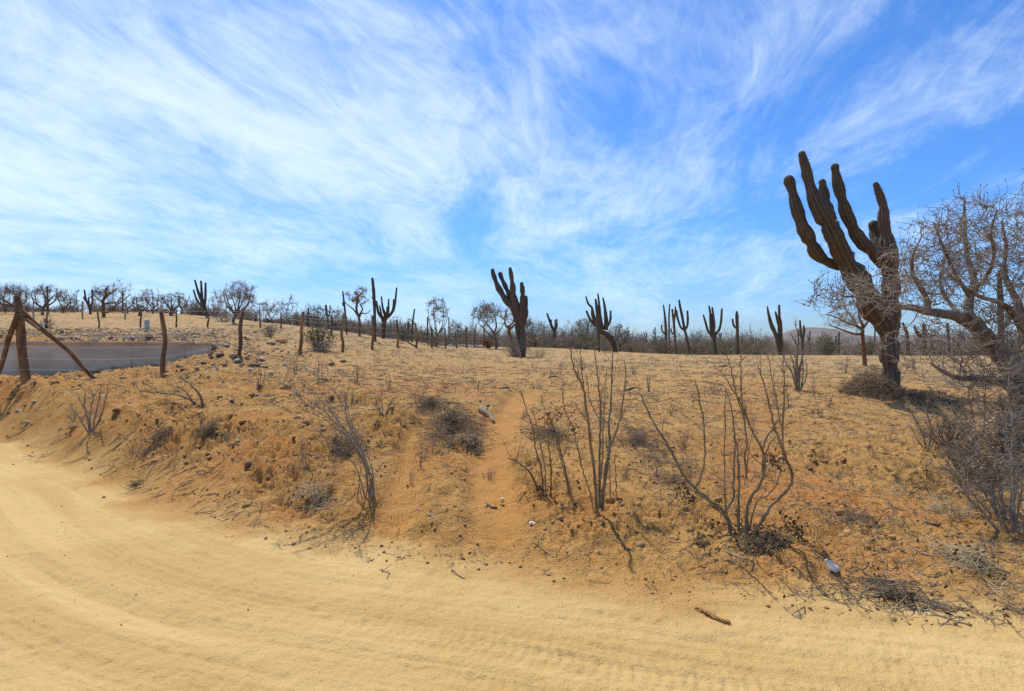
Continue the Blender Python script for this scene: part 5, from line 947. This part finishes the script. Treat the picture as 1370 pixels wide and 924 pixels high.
ROCKS = [(317.6, 485, 7, ROCK_GREY, 'grey stone packed round the foot of the thin orange-brown post'), (325, 488, 4, ROCK_PALE, 'small pale stone beside the packed grey stone'), (340.5, 490, 7.5, ROCK, 'wide dark brown stone right of the post stones'), (351.4, 482, 4.5, ROCK_PALE, 'pale round stone behind the dark brown stone'),
 (381, 489, 5.5, ROCK_PALE, 'pale flat stone between two fence posts'), (336.5, 496, 5, ROCK_PALE, 'whitish stone in front of the dark brown stone'), (354, 492, 5.5, ROCK_GREY, 'grey flat stone beside the dark brown stone'), (443, 489, 6, ROCK, 'low dark wedge-shaped stone on the flat'), (459, 484, 5, ROCK, 'small dark stone beyond the wedge-shaped one'),
 (435, 510, 5.5, ROCK_RED, 'square reddish-brown stone alone on bare soil'), (347, 518, 5, ROCK, 'brown clod-like stone above the pale curved stick'), (362, 461, 7, ROCK_GREY, 'grey boulder on the slope behind the fence'), (377, 458, 7, ROCK_RED, 'rust red boulder on the slope behind the fence'), (310, 539, 4, ROCK, 'small dark stone near the fallen bough'),
 (157.6, 551, 7, ROCK_RED, 'blocky reddish-brown stone on the road bank'), (46, 539, 4.5, ROCK_PALE, 'pale stone on the bank below the corner post'), (24, 551, 5, ROCK_PALE, 'pale slab half buried near the bank edge'), (36.5, 568, 5.5, ROCK_PALE, 'low pale stone near the foot of the bank'), (295, 476, 6, ROCK, 'dark stone on the mound at the wall end'), (263.5, 494, 5, ROCK_PALE, 'pale stone at the foot of the wall end'),
 (286, 466, 5, ROCK_GREY, 'grey stone lodged above the mound at the wall end'), (303, 464, 4.5, ROCK_GREY, 'grey stone up the slope from the mound'), (28, 508, 5, ROCK_PALE, 'whitish stone wedged at the log corner post'), (139, 666, 3.2, ROCK, 'dark clod at the sandy road edge'), (620, 748, 3, ROCK, 'small brown clod on the road shoulder'), (900, 777, 3.6, ROCK_RED, 'rusty pebble on the trampled sand'),
 (672, 677, 3.6, ROCK, 'dark clod on the soil below the worn track'), (622, 704, 3.5, ROCK, 'dark pebble on the sand below the forked stick'), (1163, 705, 3, ROCK, 'dark pebble on bare soil beyond the bag'), (590, 462, 5, ROCK_GREY, 'grey stone in the far line of rubble')]
for i, (px, py, hw, m, lab) in enumerate(ROCKS):
    rnd = np.random.default_rng(i + 500); b = GP(px, py); r = hw / F * b[1]; M = Mesh(); rock_mesh(M, b + np.array([0, 0, r * .22]), r, rnd, .62); tag(M.build('rock', m, None, b, smooth=False), lab, 'rock')
def scatter_stones():
    rnd = np.random.default_rng(9)
    R = {0: Mesh(), 1: Mesh(), 2: Mesh()}
    n = 0
    while n < 2200:                                             # rubble above the wall and round its end
        px = rnd.uniform(-40, 345); d = 14.6 + 22 * rnd.uniform() ** 1.7; x = (px - CX) / F * d
        al = (x - WA[0]) * _wd[0] + (d - WA[1]) * _wd[1]; ac = (x - WA[0]) * _wn[0] + (d - WA[1]) * _wn[1]
        if ac < .3 and al < WLEN + .2: continue
        if px > 300 and rnd.uniform() < .6: continue
        r = rnd.uniform(.02, .062) * (1 + (rnd.uniform() < .05)); rock_mesh(R[rnd.integers(0, 3)], np.array([x, d, h1(x, d) + r * .2]), r, rnd, .7, False); n += 1
    for k in range(130):                                        # line of rubble by the far fence
        px = rnd.uniform(570, 662); d = rnd.uniform(46, 56); x = (px - CX) / F * d; r = rnd.uniform(.08, .22); rock_mesh(R[0], np.array([x, d, h1(x, d) + r * .2]), r, rnd, .7, False)
    for k in range(170):                                        # stones along the wall foot and the fence bank
        px = rnd.uniform(60, 470); d = np.interp(px, [60, 280, 470], [13.6, 15.0, 21]) + rnd.normal() * .6; x = (px - CX) / F * d; r = rnd.uniform(.02, .06); rock_mesh(R[rnd.integers(0, 2)], np.array([x, d, h1(x, d) + r * .2]), r, rnd, .7, False)
    for k, (m, lab) in enumerate(((ROCK_GREY, 'grey broken stones of the rubble slope'), (ROCK, 'brown broken stones of the rubble slope'), (ROCK_PALE, 'pale broken stones of the rubble slope'))):
        tag(R[k].build('rubble', m, smooth=False), lab, 'rubble', kind='stuff')
    # clods and pebbles over the bank and the field
    C = Mesh(); G2 = Mesh(); N = 5600
    az = rnd.uniform(-.92, .92, N); d = np.exp(rnd.uniform(math.log(3.4), math.log(22), N)); x = az * d; z, rm, rg, pm, s, l = H(x, d, full=True)
    for i in range(N):
        if s[i] < .05 and rnd.uniform() < .80: continue
        if pm[i] > .4: continue
        big = rg[i] > .22; r = (.004 + .013 * rnd.uniform() ** 2.5) * (1.0 if not big else rnd.uniform(1, 2.8)) * (1 if s[i] > 0 else .5) * min(1.8, .6 + d[i] / 9)
        rock_mesh(C if rnd.uniform() < .9 else G2, np.array([x[i], d[i], z[i] + r * .2]), r, rnd, .75, False)
    tag(C.build('soil_clods', CLOD, smooth=False), 'loose orange-brown clods of dry soil on the bank and field', 'clods', kind='stuff')
    tag(G2.build('pebbles', ROCK, smooth=False), 'small brown pebbles strewn over the bank and field', 'pebbles', kind='stuff')
scatter_stones()

# ------------------------------------------------------------------ dry grass, seedlings, twig litter
def ground_cover():
    rnd = np.random.default_rng(21); N = 34000
    az = rnd.uniform(-.95, .95, N); d = np.exp(rnd.uniform(math.log(3.8), math.log(75), N)); x = az * d
    z, rm, rg, pm, s, l = H(x, d, full=True); den = fbm(x * .45, d * .45, 33, 3) * .5 + .5
    keep = (s > .5) & (pm < .3) & (rnd.uniform(0, 1, N) < np.clip(den * 1.5 - .25 + .30 * (x > .8) * (d < 11), 0, 1) * np.clip(.35 + s / 6, 0, 1)); x, d, z = x[keep], d[keep], z[keep]; n = len(x); nb = 9
    X = np.repeat(x, nb) + rnd.normal(size=n * nb) * .03 * np.repeat(np.clip(d / 6, .7, 3), nb); Y = np.repeat(d, nb) + rnd.normal(size=n * nb) * .03 * np.repeat(np.clip(d / 6, .7, 3), nb); Z = np.repeat(z, nb) - .008
    hh = rnd.uniform(.02, .085, n * nb) * np.repeat(rnd.uniform(.5, 1.4, n) * np.clip(d / 9, .8, 1.9), nb); D = np.stack([rnd.normal(size=n * nb) * .8, rnd.normal(size=n * nb) * .8, np.ones(n * nb) * rnd.uniform(.25, 1.2, n * nb)], 1); D /= np.linalg.norm(D, axis=1, keepdims=True)
    A = np.stack([X, Y, Z], 1); w_ = .0020 * np.repeat(np.clip(d / 6, 1, 4), nb); half = len(A) // 2
    for nm, m, sl, lab in (('dry_grass', STRAW, slice(0, half), 'short straw-coloured dry grass tufts over the field'), ('dry_weeds', GREYBRUSH, slice(half, None), 'short grey dead weeds over the field')):
        M = Mesh(); M.ribbons(A[sl], A[sl] + D[sl] * hh[sl][:, None], w_[sl], w_[sl] * .2, rnd); tag(M.build(nm, m), lab, 'grass', kind='stuff')
    N = 15000; az = rnd.uniform(-.92, .92, N); d = np.exp(rnd.uniform(math.log(3.5), math.log(34), N)); x = az * d; z, rm, rg, pm, s, l = H(x, d, full=True); den = fbm(x * .8, d * .8, 37, 3) * .5 + .5
    keep = (s > .15) & (pm < .5) & (rnd.uniform(0, 1, N) < np.clip(den * 1.5 - .35 + .35 * (x > 1.2) * (s < 3), .04, 1)); x, d, z = x[keep], d[keep], z[keep]; n = len(x); a = rnd.uniform(0, 2 * PI, n); L = rnd.uniform(.03, .22, n) * np.clip(d / 6, .8, 2)
    x2 = x + np.cos(a) * L; y2 = d + np.sin(a) * L; r = rnd.uniform(.0016, .0048, n) * np.clip(d / 6, .8, 2.2); A = np.stack([x, d, z + r], 1); B = np.stack([x2, y2, H(x2, y2) + r + rnd.uniform(0, .012, n)], 1); xm, ym = (x + x2) / 2 + rnd.normal(size=n) * L * .08, (d + y2) / 2 + rnd.normal(size=n) * L * .08; Cm = np.stack([xm, ym, H(xm, ym) + r + rnd.uniform(0, .015, n)], 1)
    third = n // 3
    for nm, m, sl, lab in (('twig_litter', BRUSH, slice(0, third), 'dark broken twigs littering the soil'), ('twig_litter', PALEWOOD, slice(third, 2 * third), 'bleached broken twigs littering the soil'), ('twig_litter', GREYBRUSH, slice(2 * third, None), 'grey broken twigs littering the soil')):
        M = Mesh(); M.sticks(A[sl], Cm[sl], r[sl], r[sl], 3); M.sticks(Cm[sl], B[sl], r[sl], r[sl] * .6, 3); tag(M.build(nm, m), lab, 'twigs', kind='stuff')
    # leaf litter
    N = 9000; az = rnd.uniform(-.8, .92, N); d = np.exp(rnd.uniform(math.log(3.6), math.log(14), N)); x = az * d; z, rm, rg, pm, s, l = H(x, d, full=True); den = fbm(x * .9, d * .9, 39, 3) * .5 + .5; keep = (s > .2) & (rnd.uniform(0, 1, N) < np.clip(den * 2 - .8, .03, 1)); M = Mesh(); leaves(M, np.stack([x, d, z + .006], 1)[keep], .016, rnd); tag(M.build('leaf_litter', LEAF_DRY), 'dead brown leaves scattered on the soil', 'leaves', kind='stuff')
ground_cover()
SEED = [(1146, 520, 14, 34), (1108, 545, 12, 22), (828, 560, 24, 20), (868, 524, 10, 26), (955, 527, 26, 20), (898, 556, 10, 26), (910, 552, 18, 14), (1098, 558, 10, 18), (700, 560, 14, 18), (562, 625, 12, 40), (550, 650, 16, 26), (346, 524, 20, 62), (395, 500, 14, 36), (430, 515, 20, 36), (477, 512, 10, 30), (560, 540, 40, 26), (520, 520, 12, 26), (596, 520, 16, 20), (1000, 560, 16, 24), (1190, 590, 20, 24), (1170, 612, 16, 20), (1130, 500, 20, 30), (1090, 530, 10, 26), (1035, 540, 14, 22), (780, 495, 10, 14), (848, 500, 12, 14), (395, 640, 40, 30), (405, 612, 26, 40), (300, 590, 40, 20), (225, 590, 26, 16), (655, 640, 24, 16), (880, 640, 40, 26), (915, 600, 30, 24), (840, 640, 30, 20), (1120, 640, 30, 18), (1210, 660, 40, 22), (1280, 690, 40, 22), (1330, 740, 60, 26), (1240, 640, 40, 26), (640, 520, 20, 12), (720, 520, 30, 12), (470, 540, 30, 12), (100, 560, 24, 12), (190, 610, 30, 14)]
LAND = [(1168, 541, 'the cardon brush heap'), (800, 640, 'the tall straight stems'), (738, 620, 'the sprawling budded stems'), (990, 640, 'the large forked shrub'), (480, 600, 'the shrub leaning over the bank'), (121, 570, 'the fan-shaped bank shrub'), (265, 545, 'the fallen bough'), (606, 560, 'the grey brush mat'), (1068, 522, 'the lone clump of grey stems'), (1310, 640, 'the tangle under the big tree'), (700, 480, 'the five-armed cardon'), (340, 490, 'the brown stones'), (440, 500, 'the wedge-shaped stone'), (513, 556, 'the tuft of pale twigs'), (850, 522, 'the weathered branch on the field'), (960, 505, 'the dark branch far out on the field'), (650, 556, 'the splintered log'), (1240, 700, 'the dark wood stub'), (1115, 760, 'the plastic bag')]
WL = []
for i, (px, py, w_, h_) in enumerate(SEED):
    b = Gd(px, py); near = min(LAND, key=lambda q: (q[0] - px) ** 2 + 3 * (q[1] - py) ** 2)[2]
    lab = '%s %s leafless weed near %s' % ('tall' if h_ > 29 else ('squat' if w_ > h_ * 1.3 else 'small'), ('brownish grey', 'pale grey', 'dark brown')[i % 3], near)
    if lab in WL: lab = lab.replace('leafless weed', ('leafless forked weed', 'leafless thin weed', 'leafless ragged weed')[min(2, sum(1 for q in WL if q.split(' near ')[-1] == near and q.split(' leafless')[0] == lab.split(' leafless')[0]) - 1)])
    WL.append(lab)
    bush(lab, px, py, w_, h_, 9 if w_ < 22 else 20, (STEM_GREY, TWIG, BRUSH)[i % 3], 0, .0022 * max(1, b / 6), 2, 'twiggy weeds over the field', name='twiggy_weed', seed=700 + i, cat='weed')

# ------------------------------------------------------------------ litter left by people, bark strip
def bag():
    rnd = np.random.default_rng(4); b = GP(1115, 766); r = 9 / F * b[1]; V, T = ICO[3]; V = V.copy(); rid = fbm(V[:, 0] * 2.6 + 4, V[:, 1] * 2.6 + V[:, 2] * 2.2, 4, 5, .65); cr = np.abs(fbm(V[:, 0] * 6 + 1, V[:, 1] * 6 + V[:, 2] * 5, 14, 3))
    V = V * (1 - .75 * np.abs(rid) - .22 * cr)[:, None] * np.array([.95, .8, .85]) * r; V[:, 0] -= V[:, 2] * .5; V[:, 2] = np.maximum(V[:, 2] + r * .55, -.01); M = Mesh(); M.add(V + b, None, T)
    o = thing('plastic_bag', 'crumpled translucent white plastic bag on the soil near the road', 'bag', b); M.build('bag_body', PLASTIC, o, smooth=False)
    K = Mesh(); n = 9; u_, v_ = np.meshgrid(np.linspace(-1, 1, n), np.linspace(0, 1, n), indexing='ij'); x = b[0] - r * .35 + u_ * r * (.25 + .35 * v_) - v_ * r * .35; y = b[1] + v_ * r * .1 + .15 * r * np.sin(u_ * 5); z = b[2] + r * .9 + v_ * r * .75 + .18 * r * np.sin(u_ * 4 + v_ * 3) + .1 * r * rnd.normal(size=(n, n))
    i, j = np.meshgrid(np.arange(n - 1), np.arange(n - 1), indexing='ij'); q = i * n + j; K.add(np.stack([x, y, z], -1).reshape(-1, 3), np.stack([q, q + n, q + n + 1, q + 1], -1).reshape(-1, 4)); f = K.build('torn_flap', PLASTIC, o, smooth=False); sm = f.modifiers.new('thick', 'SOLIDIFY'); sm.thickness = .003
bag()
def scrap(label, px, py, hw, m, seed):
    rnd = np.random.default_rng(seed); b = GP(px, py); s = hw / F * b[1]; n = 7; u_, v_ = np.meshgrid(np.linspace(-1, 1, n), np.linspace(-1, 1, n), indexing='ij'); x = b[0] + u_ * s; y = b[1] + v_ * s * .8; z = H(x.ravel(), y.ravel()).reshape(n, n) + .012 + .025 * rnd.uniform(0, 1, (n, n)); i, j = np.meshgrid(np.arange(n - 1), np.arange(n - 1), indexing='ij'); a = i * n + j
    M = Mesh(); M.add(np.stack([x, y, z], -1).reshape(-1, 3), np.stack([a, a + n, a + n + 1, a + 1], -1).reshape(-1, 4)); o = M.build('paper_scrap', m, None, b, smooth=False); sm = o.modifiers.new('thick', 'SOLIDIFY'); sm.thickness = .003; tag(o, label, 'scrap')
scrap('crumpled white scrap of paper on the orange soil', 712, 703, 4.2, PAPER, 3)
scrap('tiny white scrap near the foot of the worn track', 672, 671, 2.2, PAPER, 5)
def bark_strip():
    pts = [GP(930, 816), GP(945, 822), GP(962, 831), GP(977, 836)]; C = catmull(pts, 6); o = thing('bark_strip', 'curled orange-brown strip of dry bark at the road edge', 'bark', pts[0]); M = Mesh(); n = len(C); V = []
    for i in range(n):
        t = C[min(i + 1, n - 1)] - C[max(i - 1, 0)]; t /= np.linalg.norm(t); sd = np.cross(t, [0, 0, 1]); wd = .013 * math.sin(PI * (i + .8) / (n + .8)) + .003 + .003 * math.sin(i * 2.3)
        for q in np.linspace(-1, 1, 6): V.append(C[i] + sd * wd * q + np.array([0, 0, .004 + .009 * q * q + .006 * math.sin(i * .9) ** 2 + .004 * math.sin(q * 7 + i)]))
    Q = [(i * 6 + j, (i + 1) * 6 + j, (i + 1) * 6 + j + 1, i * 6 + j + 1) for i in range(n - 1) for j in range(5)]; M.add(V, Q); a = M.build('bark', mat('dry_bark', (.42, .21, .06), (.30, .14, .045), 30, .8), o); sm = a.modifiers.new('thick', 'SOLIDIFY'); sm.thickness = .004
    S = Mesh(); S.tube(np.array([c + [0, 0.015, .012] for c in C[4:]]), .005, 6, wob=.2); S.build('splinter', BRUSH, o)
bark_strip()
